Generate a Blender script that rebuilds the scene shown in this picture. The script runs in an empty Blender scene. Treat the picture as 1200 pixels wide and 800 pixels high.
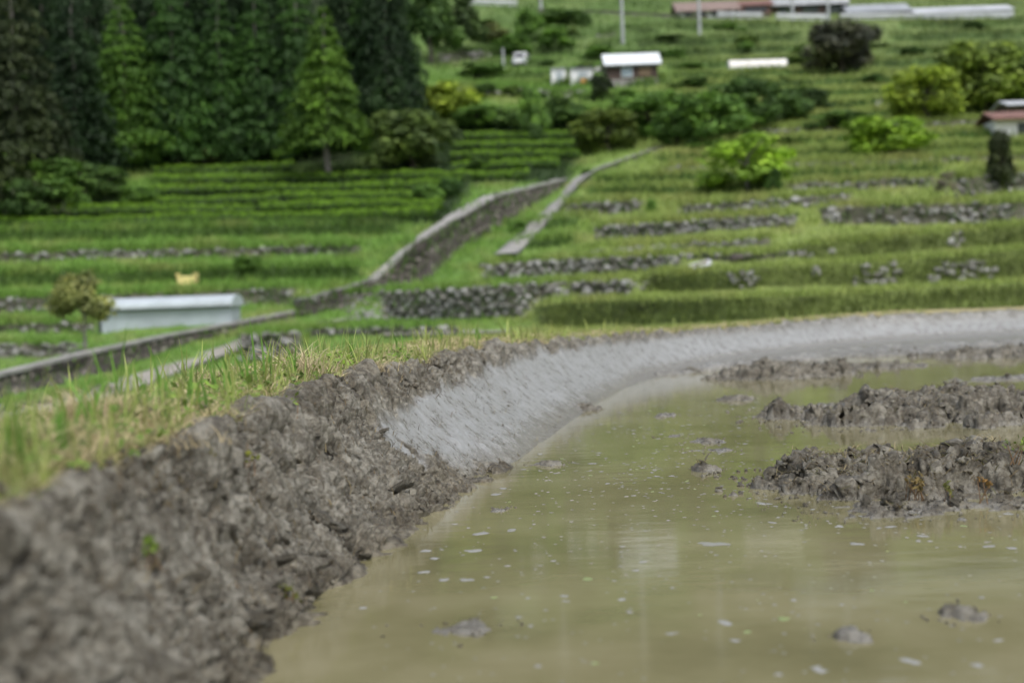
import bpy, bmesh, math, random
import numpy as np
from mathutils import Vector, Matrix

sc = bpy.context.scene
col = sc.collection
rad = math.radians
RNG = np.random.default_rng(7)
random.seed(7)

# ------------------------------------------------------------------ camera
FPX = 1666.7                       # 50 mm lens on 36 mm, photo 1200 px wide
CAMP = np.array([0.0, 0.0, 0.6])   # 0.6 m above the paddy water
_pitch = math.atan(40.4 / FPX); _roll = -0.037
f0 = np.array([0, math.cos(_pitch), -math.sin(_pitch)])
u0 = np.array([0, math.sin(_pitch), math.cos(_pitch)])
r0 = np.array([1.0, 0, 0])
CR = r0 * math.cos(_roll) + u0 * math.sin(_roll)
CU = -r0 * math.sin(_roll) + u0 * math.cos(_roll)
CF = f0
cd = bpy.data.cameras.new('camera'); cam = bpy.data.objects.new('camera', cd); col.objects.link(cam)
cd.lens = 50; cd.sensor_width = 36; cd.clip_start = 0.05; cd.clip_end = 4000
cd.dof.use_dof = True; cd.dof.focus_distance = 4.7; cd.dof.aperture_fstop = 2.5
cam.matrix_world = Matrix(((CR[0], CU[0], -CF[0], CAMP[0]), (CR[1], CU[1], -CF[1], CAMP[1]),
                           (CR[2], CU[2], -CF[2], CAMP[2]), (0, 0, 0, 1)))
sc.camera = cam

# ------------------------------------------------------------------ light
SUN_EL, SUN_AZ = 58.0, 150.0
w = bpy.data.worlds.new('World'); sc.world = w; w.use_nodes = True
nt = w.node_tree; nt.nodes.clear()
wo = nt.nodes.new('ShaderNodeOutputWorld'); bg = nt.nodes.new('ShaderNodeBackground')
sky = nt.nodes.new('ShaderNodeTexSky'); sky.sky_type = 'NISHITA'; sky.sun_disc = False
sky.sun_elevation = rad(SUN_EL); sky.sun_rotation = rad(SUN_AZ); sky.dust_density = 4.0; sky.air_density = 1.0
hs = nt.nodes.new('ShaderNodeHueSaturation'); hs.inputs['Saturation'].default_value = 0.54
nt.links.new(sky.outputs[0], hs.inputs['Color']); nt.links.new(hs.outputs[0], bg.inputs['Color'])
bg.inputs['Strength'].default_value = 0.11
nt.links.new(bg.outputs[0], wo.inputs[0])
sd = bpy.data.lights.new('sun', 'SUN'); so = bpy.data.objects.new('sun', sd); col.objects.link(so)
sd.energy = 0.9; sd.angle = rad(25); sd.color = (1.0, 0.985, 0.96)
_az = rad(SUN_AZ); _el = rad(SUN_EL)
sdir = Vector((math.sin(_az) * math.cos(_el), math.cos(_az) * math.cos(_el), math.sin(_el)))
so.rotation_euler = sdir.to_track_quat('Z', 'Y').to_euler()
so.location = (0, 0, 60)
sc.view_settings.view_transform = 'Standard'; sc.view_settings.look = 'None'
sc.view_settings.exposure = 1.0; sc.view_settings.gamma = 1.0
sc.render.engine = 'CYCLES'
sc.cycles.use_denoising = True
sc.cycles.max_bounces = 6

# ------------------------------------------------------------------ helpers
def P(x, y, d):
    """photo pixel + depth -> world point(s)"""
    x = np.asarray(x, float); y = np.asarray(y, float); d = np.asarray(d, float)
    return CAMP + d[..., None] * (CF + ((x - 600) / FPX)[..., None] * CR + ((400 - y) / FPX)[..., None] * CU)

def PZ(x, y, z=0.0):
    """photo pixel -> point on the level plane z"""
    v = CF + (x - 600) / FPX * CR + (400 - y) / FPX * CU
    return CAMP + v * ((z - CAMP[2]) / v[2])

_perm = np.random.default_rng(3).permutation(256); _perm = np.concatenate([_perm, _perm, _perm])
_gr = np.random.default_rng(4).normal(size=(256, 3)); _gr /= np.linalg.norm(_gr, axis=1)[:, None]
def perlin(p):
    p = np.asarray(p, float)
    i = np.floor(p).astype(int); f = p - i; i &= 255
    u = f * f * f * (f * (f * 6 - 15) + 10)
    out = 0
    for dx in (0, 1):
        for dy in (0, 1):
            for dz in (0, 1):
                h = _perm[_perm[_perm[i[..., 0] + dx] + i[..., 1] + dy] + i[..., 2] + dz]
                g = _gr[h]
                dot = g[..., 0] * (f[..., 0] - dx) + g[..., 1] * (f[..., 1] - dy) + g[..., 2] * (f[..., 2] - dz)
                wx = u[..., 0] if dx else 1 - u[..., 0]
                wy = u[..., 1] if dy else 1 - u[..., 1]
                wz = u[..., 2] if dz else 1 - u[..., 2]
                out = out + wx * wy * wz * dot
    return out * 1.6
def fbm(p, octs=4, gain=0.5, ridged=False):
    p = np.asarray(p, float); a = 1.0; s = 0
    for k in range(octs):
        n = perlin(p * (2.03 ** k) + 17.3 * k)
        s = s + a * ((1 - 2 * np.abs(n)) if ridged else n)
        a *= gain
    return s
def clod_field(u, v, scale, seed):
    """torn-soil relief: tilted clod faces with crevices between them, about -1..1"""
    u = np.asarray(u, float) / scale; v = np.asarray(v, float) / scale
    w1 = perlin(np.stack([u * .9, v * .9, u * 0 + seed], -1)); w2 = perlin(np.stack([u * .9 + 31, v * .9, u * 0 + seed], -1))
    u = u + .45 * w1; v = v + .45 * w2
    iu = np.floor(u).astype(int); iv = np.floor(v).astype(int)
    f1 = np.full(u.shape, 9.0); f2 = np.full(u.shape, 9.0); h = np.zeros(u.shape)
    tb = np.random.default_rng(seed).uniform(0, 1, (4096, 5))
    for du in (-1, 0, 1):
        for dv in (-1, 0, 1):
            k = ((iu + du) * 7919 + (iv + dv) * 104729 + seed * 31) % 4096
            r = tb[k]; ex = u - (iu + du + r[..., 0]); ey = v - (iv + dv + r[..., 1])
            d = np.sqrt(ex * ex + ey * ey)
            hh = (r[..., 2] - .5) * 1.3 + (r[..., 3] - .5) * 2.0 * ex + (r[..., 4] - .5) * 2.0 * ey
            nearer = d < f1
            f2 = np.where(nearer, f1, np.minimum(f2, d)); h = np.where(nearer, hh, h); f1 = np.where(nearer, d, f1)
    return h - 0.7 * np.exp(-(f2 - f1) / .12) + .15
def clod3(q, scale, seed):
    """solid version of clod_field"""
    q = q / scale; q = q + .35 * np.stack([perlin(q * .9 + seed), perlin(q * .9 + seed + 30), perlin(q * .9 + seed + 60)], -1)
    iq = np.floor(q).astype(int); f1 = np.full(q.shape[:-1], 9.0); f2 = f1.copy(); h = np.zeros(q.shape[:-1])
    tb = np.random.default_rng(seed).uniform(0, 1, (4096, 7))
    for a in (-1, 0, 1):
        for b in (-1, 0, 1):
            for c in (-1, 0, 1):
                k = ((iq[..., 0] + a) * 7919 + (iq[..., 1] + b) * 104729 + (iq[..., 2] + c) * 1299709 + seed * 31) % 4096
                r = tb[k]; e = q - (iq + np.array([a, b, c]) + r[..., :3]); d = np.sqrt((e * e).sum(-1))
                hh = (r[..., 3] - .5) * 1.6 + ((r[..., 4:7] - .5) * 2.2 * e).sum(-1)
                nearer = d < f1
                f2 = np.where(nearer, f1, np.minimum(f2, d)); h = np.where(nearer, hh, h); f1 = np.where(nearer, d, f1)
    return h - 0.6 * np.exp(-(f2 - f1) / .10) + .1
def smooth(a, b, x):
    t = np.clip((x - a) / (b - a), 0, 1); return t * t * (3 - 2 * t)

def mesh_np(name, V, F, smooth_shade=True, attrs=None, colors=None):
    V = np.ascontiguousarray(V, dtype=np.float32); F = np.ascontiguousarray(F, dtype=np.int32)
    me = bpy.data.meshes.new(name); n, k = F.shape
    me.vertices.add(len(V)); me.vertices.foreach_set('co', V.ravel())
    me.loops.add(n * k); me.loops.foreach_set('vertex_index', F.ravel())
    me.polygons.add(n); me.polygons.foreach_set('loop_start', np.arange(0, n * k, k, dtype=np.int32))
    me.polygons.foreach_set('loop_total', np.full(n, k, dtype=np.int32))
    me.polygons.foreach_set('use_smooth', np.full(n, smooth_shade, dtype=bool))
    for an, av in (attrs or {}).items():
        a = me.attributes.new(an, 'FLOAT', 'POINT'); a.data.foreach_set('value', np.ascontiguousarray(av, dtype=np.float32))
    for an, av in (colors or {}).items():
        a = me.attributes.new(an, 'FLOAT_COLOR', 'POINT')
        c = np.ones((len(V), 4), dtype=np.float32); c[:, :3] = av
        a.data.foreach_set('color', c.ravel())
    me.update(calc_edges=True); me.validate()
    return me

def link(name, me, mat=None, parent=None, label=None, cat=None, group=None, kind=None, loc=None, color=None):
    o = bpy.data.objects.new(name, me); col.objects.link(o)
    if mat is not None and me is not None and len(me.materials) == 0: me.materials.append(mat)
    if parent is not None: o.parent = parent
    if loc is not None: o.location = loc
    if color is not None: o.color = (*color, 1)
    return tag(o, label, cat, group, kind)
def tag(o, label=None, cat=None, group=None, kind=None):
    if label: o['label'] = label
    if cat: o['category'] = cat
    if group: o['group'] = group
    if kind: o['kind'] = kind
    return o
def empty(name, loc, label, cat, group=None, rz=0.0):
    o = bpy.data.objects.new(name, None); col.objects.link(o); o.location = loc; o.rotation_euler[2] = rz
    o.empty_display_size = 0.2
    return tag(o, label, cat, group)

def grid_faces(nr, nc):
    i = np.arange(nr * nc).reshape(nr, nc)
    return np.stack([i[:-1, :-1], i[:-1, 1:], i[1:, 1:], i[1:, :-1]], -1).reshape(-1, 4)

class MB:
    """collects boxes / prisms / tubes, builds one mesh"""
    def __init__(s): s.bm = bmesh.new()
    def box(s, c, size, rot=(0, 0, 0), taper=1.0):
        m = Matrix.Translation(c) @ (Matrix.Rotation(rot[2], 4, 'Z') @ Matrix.Rotation(rot[1], 4, 'Y') @ Matrix.Rotation(rot[0], 4, 'X')) @ Matrix.Diagonal((*size, 1))
        vs = bmesh.ops.create_cube(s.bm, size=1.0, matrix=m)['verts']
        return s
    def cyl(s, p0, p1, ra, rb=None, n=10):
        p0, p1 = Vector(p0), Vector(p1); d = p1 - p0
        m = Matrix.Translation((p0 + p1) / 2) @ d.to_track_quat('Z', 'Y').to_matrix().to_4x4()
        bmesh.ops.create_cone(s.bm, cap_ends=True, segments=n, radius1=ra, radius2=ra if rb is None else rb, depth=d.length, matrix=m)
        return s
    def prism(s, prof, x0, x1):
        """profile in (y,z) swept along x"""
        a = [s.bm.verts.new((x0, y, z)) for y, z in prof]; b = [s.bm.verts.new((x1, y, z)) for y, z in prof]
        n = len(prof)
        s.bm.faces.new(a); s.bm.faces.new(b[::-1])
        for k in range(n): s.bm.faces.new((a[k], b[k], b[(k + 1) % n], a[(k + 1) % n]))
        return s
    def build(s, name, mat, parent=None, bevel=0.0, **kw):
        if bevel:
            bmesh.ops.bevel(s.bm, geom=s.bm.edges[:], offset=bevel, segments=2, affect='EDGES', clamp_overlap=True)
        bmesh.ops.recalc_face_normals(s.bm, faces=s.bm.faces[:])
        me = bpy.data.meshes.new(name); s.bm.to_mesh(me); s.bm.free()
        return link(name, me, mat, parent, **kw)

# ------------------------------------------------------------------ materials
def newmat(name):
    m = bpy.data.materials.new(name); m.use_nodes = True
    t = m.node_tree; t.nodes.clear()
    out = t.nodes.new('ShaderNodeOutputMaterial'); b = t.nodes.new('ShaderNodeBsdfPrincipled')
    t.links.new(b.outputs[0], out.inputs[0])
    return m, t, b, out
def N(t, typ, **kw):
    n = t.nodes.new(typ)
    for k, v in kw.items():
        if k in n.inputs.keys(): n.inputs[k].default_value = v
        else: setattr(n, k, v)
    return n
def ramp(t, fac, stops):
    r = t.nodes.new('ShaderNodeValToRGB'); e = r.color_ramp.elements
    while len(e) < len(stops): e.new(0.5)
    for k, (p, c) in enumerate(stops): e[k].position = p; e[k].color = (*c, 1)
    t.links.new(fac, r.inputs[0]); return r.outputs[0]
def noise(t, scale, detail=4, rough=0.55, coord='Object', dim='3D', vec=None):
    n = N(t, 'ShaderNodeTexNoise', Scale=scale, Detail=detail, Roughness=rough)
    if vec is None:
        tc = t.nodes.new('ShaderNodeTexCoord'); vec = tc.outputs[coord]
    t.links.new(vec, n.inputs['Vector']); return n.outputs['Fac']
def bump(t, b, h, strength=0.4, dist=0.02):
    n = N(t, 'ShaderNodeBump', Strength=strength, Distance=dist); t.links.new(h, n.inputs['Height'])
    t.links.new(n.outputs[0], b.inputs['Normal']); return n
def math_(t, op, a, b):
    n = t.nodes.new('ShaderNodeMath'); n.operation = op
    for k, v in enumerate((a, b)):
        if isinstance(v, (int, float)): n.inputs[k].default_value = v
        else: t.links.new(v, n.inputs[k])
    return n.outputs[0]
def mixc(t, fac, a, b, typ='MIX'):
    n = t.nodes.new('ShaderNodeMix'); n.data_type = 'RGBA'; n.blend_type = typ
    for k, v in ((0, fac), (6, a), (7, b)):
        if isinstance(v, (int, float)): n.inputs[k].default_value = v
        elif isinstance(v, tuple): n.inputs[k].default_value = (*v, 1)
        else: t.links.new(v, n.inputs[k])
    return n.outputs[2]

def plain(name, c, rough=0.6, var=0.25, scale=3.0, metal=0.0, bmp=0.0):
    m, t, b, _ = newmat(name)
    f = noise(t, scale, 5)
    lo = tuple(v * (1 - var) for v in c); hi = tuple(min(1, v * (1 + var)) for v in c)
    t.links.new(ramp(t, f, [(0.3, lo), (0.7, hi)]), b.inputs['Base Color'])
    b.inputs['Roughness'].default_value = rough; b.inputs['Metallic'].default_value = metal
    if bmp: bump(t, b, noise(t, scale * 6, 4), bmp, 0.02)
    return m

M = {}
def mud_material():
    m, t, b, _ = newmat('mud')
    at = N(t, 'ShaderNodeAttribute', attribute_name='plaster'); pl = at.outputs['Fac']
    wt = N(t, 'ShaderNodeAttribute', attribute_name='wet').outputs['Fac']
    gt = N(t, 'ShaderNodeAttribute', attribute_name='turf').outputs['Fac']
    n1 = noise(t, 13, 6, 0.65); n2 = noise(t, 60, 5, 0.65)
    rough_c = ramp(t, math_(t, 'ADD', math_(t, 'MULTIPLY', n1, 0.5), math_(t, 'MULTIPLY', n2, 0.5)),
                   [(0.36, (0.036, 0.029, 0.018)), (0.48, (0.112, 0.101, 0.074)), (0.59, (0.27, 0.258, 0.215))])
    # straw coloured root flecks
    n3 = noise(t, 140, 2, 0.5)
    rough_c = mixc(t, math_(t, 'MULTIPLY', math_(t, 'GREATER_THAN', n3, 0.68), 0.5), rough_c, (0.2, 0.13, 0.06))
    sm_c = ramp(t, math_(t, 'ADD', math_(t, 'MULTIPLY', n1, 0.6), math_(t, 'MULTIPLY', n2, 0.4)),
                [(0.36, (0.125, 0.115, 0.095)), (0.44, (0.225, 0.225, 0.212)), (0.60, (0.335, 0.345, 0.345))])
    c = mixc(t, pl, rough_c, sm_c)
    turf_c = ramp(t, n2, [(0.3, (0.19, 0.165, 0.07)), (0.7, (0.34, 0.30, 0.13))])
    c = mixc(t, gt, c, turf_c)
    dark = mixc(t, 1.0, c, (0.72, 0.68, 0.60), 'MULTIPLY')
    c = mixc(t, wt, c, dark)
    t.links.new(c, b.inputs['Base Color'])
    r = math_(t, 'ADD', 0.18, math_(t, 'MULTIPLY', math_(t, 'ADD', n1, n2), 0.24))
    r = math_(t, 'SUBTRACT', r, math_(t, 'MULTIPLY', pl, 0.12))
    r = math_(t, 'SUBTRACT', r, math_(t, 'MULTIPLY', wt, 0.10))
    t.links.new(r, b.inputs['Roughness'])
    b.inputs['IOR'].default_value = 1.52
    bump(t, b, math_(t, 'ADD', noise(t, 70, 6, 0.75), math_(t, 'MULTIPLY', noise(t, 260, 3, 0.6), 0.4)), 0.85, 0.012)
    return m
M['mud'] = mud_material()

def water_material():
    m, t, b, _ = newmat('muddy_water')
    c = ramp(t, noise(t, 1.6, 6, 0.62), [(0.30, (0.122, 0.114, 0.056)), (0.48, (0.180, 0.166, 0.088)), (0.7, (0.240, 0.220, 0.132))])
    t.links.new(c, b.inputs['Base Color'])
    b.inputs['Roughness'].default_value = 0.07; b.inputs['IOR'].default_value = 1.33
    tc = t.nodes.new('ShaderNodeTexCoord')
    mp = N(t, 'ShaderNodeMapping'); mp.inputs['Scale'].default_value = (1.0, 2.6, 1.0)
    t.links.new(tc.outputs['Object'], mp.inputs['Vector'])
    h1 = noise(t, 5.0, 3, 0.5, vec=mp.outputs[0]); h2 = noise(t, 22.0, 2, 0.5, vec=mp.outputs[0])
    mask = noise(t, 0.8, 2, 0.5, vec=tc.outputs['Object'])
    mk = math_(t, 'MULTIPLY', math_(t, 'SUBTRACT', mask, 0.3), 2.0)
    h = math_(t, 'ADD', math_(t, 'MULTIPLY', h1, 0.5), math_(t, 'MULTIPLY', math_(t, 'MULTIPLY', h2, mk), 0.22))
    bump(t, b, h, 0.055, 0.02)
    return m
M['water'] = water_material()

def vcol_material(name, rough=0.75, transl=0.0, nscale=None, nvar=0.3, bmp=0.0):
    m, t, b, out = newmat(name)
    at = N(t, 'ShaderNodeAttribute', attribute_name='tint')
    c = at.outputs['Color']
    if nscale:
        f = noise(t, nscale, 6, 0.65)
        g = ramp(t, f, [(0.3, (1 - nvar,) * 3), (0.7, (1 + nvar * 0.6,) * 3)])
        c = mixc(t, 1.0, c, g, 'MULTIPLY')
    t.links.new(c, b.inputs['Base Color']); b.inputs['Roughness'].default_value = rough
    b.inputs['Specular IOR Level'].default_value = 0.25
    if bmp: bump(t, b, noise(t, nscale * 2, 5, 0.7), bmp, 0.2)
    if transl:
        tr = t.nodes.new('ShaderNodeBsdfTranslucent'); t.links.new(c, tr.inputs[0])
        mx = t.nodes.new('ShaderNodeMixShader'); mx.inputs[0].default_value = transl
        t.links.new(b.outputs[0], mx.inputs[1]); t.links.new(tr.outputs[0], mx.inputs[2]); t.links.new(mx.outputs[0], out.inputs[0])
    return m
M['blade'] = vcol_material('grass_blade', 0.55, 0.3)
M['hill'] = vcol_material('hill_ground', 0.9, 0.0, 1.3, 0.45, 0.5)

def leaf_material():
    m, t, b, out = newmat('leaf')
    oi = t.nodes.new('ShaderNodeObjectInfo')
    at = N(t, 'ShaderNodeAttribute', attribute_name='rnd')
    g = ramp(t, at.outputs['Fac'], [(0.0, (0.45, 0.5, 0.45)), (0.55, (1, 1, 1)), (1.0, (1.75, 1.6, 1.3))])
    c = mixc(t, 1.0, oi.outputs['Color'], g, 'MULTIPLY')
    g2 = ramp(t, noise(t, 3.2, 3, 0.6), [(0.33, (0.62, 0.66, 0.75)), (0.5, (1, 1, 1)), (0.68, (1.38, 1.42, 1.0))])
    c = mixc(t, 1.0, c, g2, 'MULTIPLY')
    t.links.new(c, b.inputs['Base Color']); b.inputs['Roughness'].default_value = 0.6
    b.inputs['Specular IOR Level'].default_value = 0.2
    tr = t.nodes.new('ShaderNodeBsdfTranslucent'); t.links.new(c, tr.inputs[0])
    mx = t.nodes.new('ShaderNodeMixShader'); mx.inputs[0].default_value = 0.22
    t.links.new(b.outputs[0], mx.inputs[1]); t.links.new(tr.outputs[0], mx.inputs[2]); t.links.new(mx.outputs[0], out.inputs[0])
    return m
M['leaf'] = leaf_material()

def stone_material():
    m, t, b, _ = newmat('stone')
    oi = t.nodes.new('ShaderNodeObjectInfo')
    base = ramp(t, oi.outputs['Random'], [(0.0, (0.13, 0.127, 0.11)), (0.5, (0.22, 0.218, 0.205)), (0.85, (0.29, 0.288, 0.28)), (1.0, (0.38, 0.38, 0.375))])
    moss = noise(t, 5, 5, 0.6)
    c = mixc(t, math_(t, 'MULTIPLY', math_(t, 'GREATER_THAN', moss, 0.56), 0.55), base, (0.07, 0.08, 0.035))
    t.links.new(c, b.inputs['Base Color']); b.inputs['Roughness'].default_value = 0.85
    bump(t, b, noise(t, 14, 5, 0.7), 0.5, 0.05)
    return m
M['stone'] = stone_material()
M['bark'] = plain('bark', (0.10, 0.085, 0.07), 0.9, 0.4, 6, bmp=0.5)
M['palebark'] = plain('pale_bark', (0.24, 0.22, 0.20), 0.9, 0.35, 4, bmp=0.4)
M['concrete'] = plain('concrete', (0.24, 0.235, 0.22), 0.85, 0.3, 1.2, bmp=0.2)
M['lane'] = plain('lane_concrete', (0.27, 0.255, 0.22), 0.9, 0.25, 0.8, bmp=0.2)
M['wallrock'] = plain('wall_rock', (0.055, 0.048, 0.040), 0.9, 0.4, 2.0, bmp=0.6)
M['white_metal'] = plain('white_metal', (0.62, 0.66, 0.68), 0.45, 0.08, 1.0)
M['shed_roof'] = plain('shed_roof', (0.40, 0.45, 0.48), 0.5, 0.15, 1.2)
M['pale_wall'] = plain('pale_wall', (0.36, 0.41, 0.44), 0.55, 0.10, 1.5)
M['white_paint'] = plain('white_paint', (0.70, 0.71, 0.72), 0.5, 0.08, 2.0)
M['dark_wood'] = plain('dark_wood', (0.075, 0.05, 0.042), 0.8, 0.35, 3.0)
M['brown_board'] = plain('brown_board', (0.17, 0.12, 0.075), 0.8, 0.25, 3.0)
M['glass'] = plain('window_glass', (0.20, 0.27, 0.32), 0.12, 0.2, 1.0)
M['dark_glass'] = plain('dark_glass', (0.03, 0.035, 0.04), 0.1, 0.2, 1.0)
M['dark_trim'] = plain('dark_trim', (0.035, 0.05, 0.045), 0.6, 0.2, 2.0)
M['rust_roof'] = plain('rust_roof', (0.16, 0.082, 0.066), 0.7, 0.3, 2.0)
M['brown_roof'] = plain('brown_roof', (0.19, 0.14, 0.12), 0.7, 0.25, 2.0)
M['grey_roof'] = plain('grey_roof', (0.26, 0.28, 0.30), 0.5, 0.25, 1.0)
M['red_wall'] = plain('red_brown_wall', (0.13, 0.075, 0.06), 0.8, 0.25, 1.0)
M['yellow'] = plain('yellow_plastic', (0.68, 0.58, 0.24), 0.5, 0.1, 4.0)
M['orange'] = plain('orange_cloth', (0.55, 0.30, 0.08), 0.6, 0.1, 4.0)
M['tyre'] = plain('tyre', (0.02, 0.02, 0.02), 0.8, 0.2, 4.0)
M['rail'] = plain('rail_paint', (0.46, 0.48, 0.50), 0.5, 0.15, 0.6)
M['dull_roof'] = plain('dull_roof', (0.40, 0.42, 0.45), 0.5, 0.2, 0.5)
M['pole'] = plain('pole_concrete', (0.34, 0.36, 0.37), 0.7, 0.15, 1.0)
M['fleck'] = plain('wet_fleck', (0.27, 0.27, 0.25), 0.22, 0.4, 90.0)
M['green_fleck'] = plain('green_fleck', (0.20, 0.25, 0.09), 0.4, 0.25, 60.0)
M['vinyl'] = plain('vinyl', (0.66, 0.64, 0.60), 0.5, 0.12, 0.6)

# ================================================================== HILLSIDE
# depth table (metres along the view) over photo columns/rows: the hill as a whole
DX = np.array([-400, 0, 300, 600, 900, 1200, 1600.])
DY = np.array([-420, -160, -60, 0, 50, 100, 150, 200, 250, 290, 330, 370, 400, 440, 490, 560, 610.])
DT = np.array([
    [400, 400, 400, 400, 400, 400, 400],
    [270, 265, 260, 262, 265, 265, 265],
    [225, 222, 220, 222, 225, 225, 225],
    [197, 195, 190, 196, 198, 198, 198],
    [165, 165, 160, 165, 163, 158, 156],
    [135, 135, 135, 140, 126, 116, 112],
    [115, 115, 118, 112, 98, 90, 86],
    [100, 100, 104, 92, 75, 69, 67],
    [88, 88, 88, 73, 58, 54, 52],
    [82, 82, 80, 60, 48, 45, 43],
    [75, 75, 72, 51, 38, 35, 34],
    [67, 67, 62, 41, 28, 25.5, 25],
    [57, 57, 48, 31, 23, 22, 22],
    [40, 38, 30, 22, 20, 20, 20],
    [23, 23, 21, 17, 18.5, 19.5, 19.5],
    [14, 13, 12, 13.5, 17, 19, 19],
    [14, 13, 12, 13.5, 17, 19, 19]], float)
def Dmap(x, y):
    x = np.clip(np.asarray(x, float), DX[0], DX[-1]); y = np.clip(np.asarray(y, float), DY[0], DY[-1])
    i = np.clip(np.searchsorted(DX, x, side='right') - 1, 0, len(DX) - 2); j = np.clip(np.searchsorted(DY, y, side='right') - 1, 0, len(DY) - 2)
    a = (x - DX[i]) / (DX[i + 1] - DX[i]); a = a * a * (3 - 2 * a) * 0.5 + a * 0.5
    b = (y - DY[j]) / (DY[j + 1] - DY[j])
    return (DT[j, i] * (1 - a) + DT[j, i + 1] * a) * (1 - b) + (DT[j + 1, i] * (1 - a) + DT[j + 1, i + 1] * a) * b

# risers: terrace edges. kind g grass, s stone, w retaining wall
RIS = []
def riser(top, base, kind='g', dens=1.0, label=None, big=1.0):
    """base: polyline or a height in px"""
    top = np.array(top, float)
    if not hasattr(base, '__len__'): base = [(x, y + base) for x, y in top]
    base = np.array(base, float)
    if kind in 'gs':
        amp = 2.2 if top[:, 1].mean() < 225 else 1.0; ph = len(RIS) * 3.7
        xs = np.arange(top[0, 0], top[-1, 0] + 1, 10.0); wob = amp * fbm(np.stack([xs / 55, xs * 0, xs * 0 + ph], -1), 3); wb = amp * .7 * fbm(np.stack([xs / 40, xs * 0, xs * 0 + ph + 9], -1), 2)
        top, base = np.stack([xs, np.interp(xs, top[:, 0], top[:, 1]) + wob], -1), np.stack([xs, np.interp(xs, base[:, 0], base[:, 1]) + wob + wb], -1)
    RIS.append(dict(top=top, base=base, kind=kind, x0=top[0, 0], x1=top[-1, 0], dens=dens, label=label, big=big))
# right of the path
riser([(634, 357), (660, 352), (800, 350), (1000, 343), (1200, 333), (1500, 322)], [(632, 382), (800, 380), (1000, 370), (1200, 362), (1500, 352)], 'b', 0.0)
riser([(752, 330), (765, 320), (850, 317), (1000, 309), (1200, 293), (1500, 280)], [(752, 343), (800, 343), (1000, 336), (1200, 326), (1500, 313)], 'b', 0.75, 'loose pale boulders showing low in the tall grass bank on the right')
riser([(404, 345), (500, 338), (640, 330), (752, 326)], [(404, 377), (500, 375), (618, 370), (634, 352), (752, 346)], 's', 1, 'long grey dry stone wall at the foot of the footpath slope')
riser([(566, 309), (640, 305), (700, 301), (800, 297)], [(566, 329), (640, 326), (700, 322), (800, 312)], 's', 0.95, 'dry stone wall stepping down to where the footpath ends')
riser([(800, 297), (870, 297), (940, 292)], 9, 's', 0.5, 'short low run of stones beside the dark rock and white board')
riser([(940, 288), (1000, 281), (1200, 264), (1500, 250)], [(940, 304), (1000, 302), (1200, 286), (1500, 272)], 'b', 0.3, 'few scattered stones in the smooth grass bank above the boulder bank')
riser([(680, 292), (780, 286), (900, 279)], 10, 's', 0.9, 'thin course of stones between two taller stone walls')
riser([(700, 266), (800, 258), (935, 250)], [(700, 282), (800, 275), (935, 264)], 's', 1, 'even pale stone wall with a straight grassy top')
riser([(965, 242), (1080, 239), (1200, 235), (1500, 226)], [(965, 263), (1080, 264), (1200, 261), (1500, 252)], 's', 0.5, 'dark mossy stone wall under the dead grey shrub')
riser([(662, 240), (752, 233)], 14, 's', 0.85, 'short stone wall next to a small round shrub')
riser([(797, 240), (900, 233), (1000, 226)], 12, 's', 0.8, 'stone wall below the big yellow green tree')
riser([(610, 262), (700, 252), (690, 254)][:2], 12, 'g')
riser([(600, 284), (670, 277)], 10, 'g')
riser([(925, 214), (1035, 210), (1100, 208)], 11, 's', 0.6, 'broken stone wall above the mossy dark wall')
riser([(1120, 208), (1200, 200), (1500, 190)], 24, 's', 0.7, 'rough stone wall beneath the dark upright shrub', 1.4)
riser([(690, 222), (900, 219)], 8, 'g')
riser([(700, 208), (900, 204), (1100, 194)], 8, 'g')
for k, y0 in enumerate([194, 181, 166, 152, 138, 124, 110, 97]):
    riser([(max(700, 780 - 6 * k) if k < 2 else 790, y0 + 2), (1000, y0 - 5), (1200, y0 - 13), (1500, y0 - 24)], 7, 's' if k in (0, 3) else 'g', 0.35,
          ['scattered stones edging a ledge right below the bright green bush', '', '', 'scattered stones edging a ledge below the low yellow tree'][k] if k in (0, 3) else None)
for k, y0 in enumerate([90, 76, 62, 48, 34]):
    for xa, xb, dy in ((540 + 9 * k, 640 + 13 * k, 4), (790 - 14 * k, 1000 - 20 * k, -3), (1010 + 11 * k, 1500, 2)):
        riser([(xa, y0 + dy + 5 - (xa - 640) * .03), (xb, y0 + dy + 5 - (xb - 640) * .03)], 6 + (k % 2) * 2, 'g')
    riser([(650 + 13 * k, y0 + 5), (780 - 14 * k, y0 + 1)], 7, 's' if k in (1, 4) else 'g', 0.3,
          ['', 'faint stone edging on the ledge beside the white vinyl tunnel', '', '', 'faint stone edging on a ledge under the upper road'][k] if k in (1, 4) else None)
riser([(512, 62), (575, 59)], 12, 's', .5, 'dark rough stone bank beside the white van')
riser([(536, 105), (610, 104), (690, 106)], 10, 's', .5, 'low grey stone wall below the little white sheds')
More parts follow.
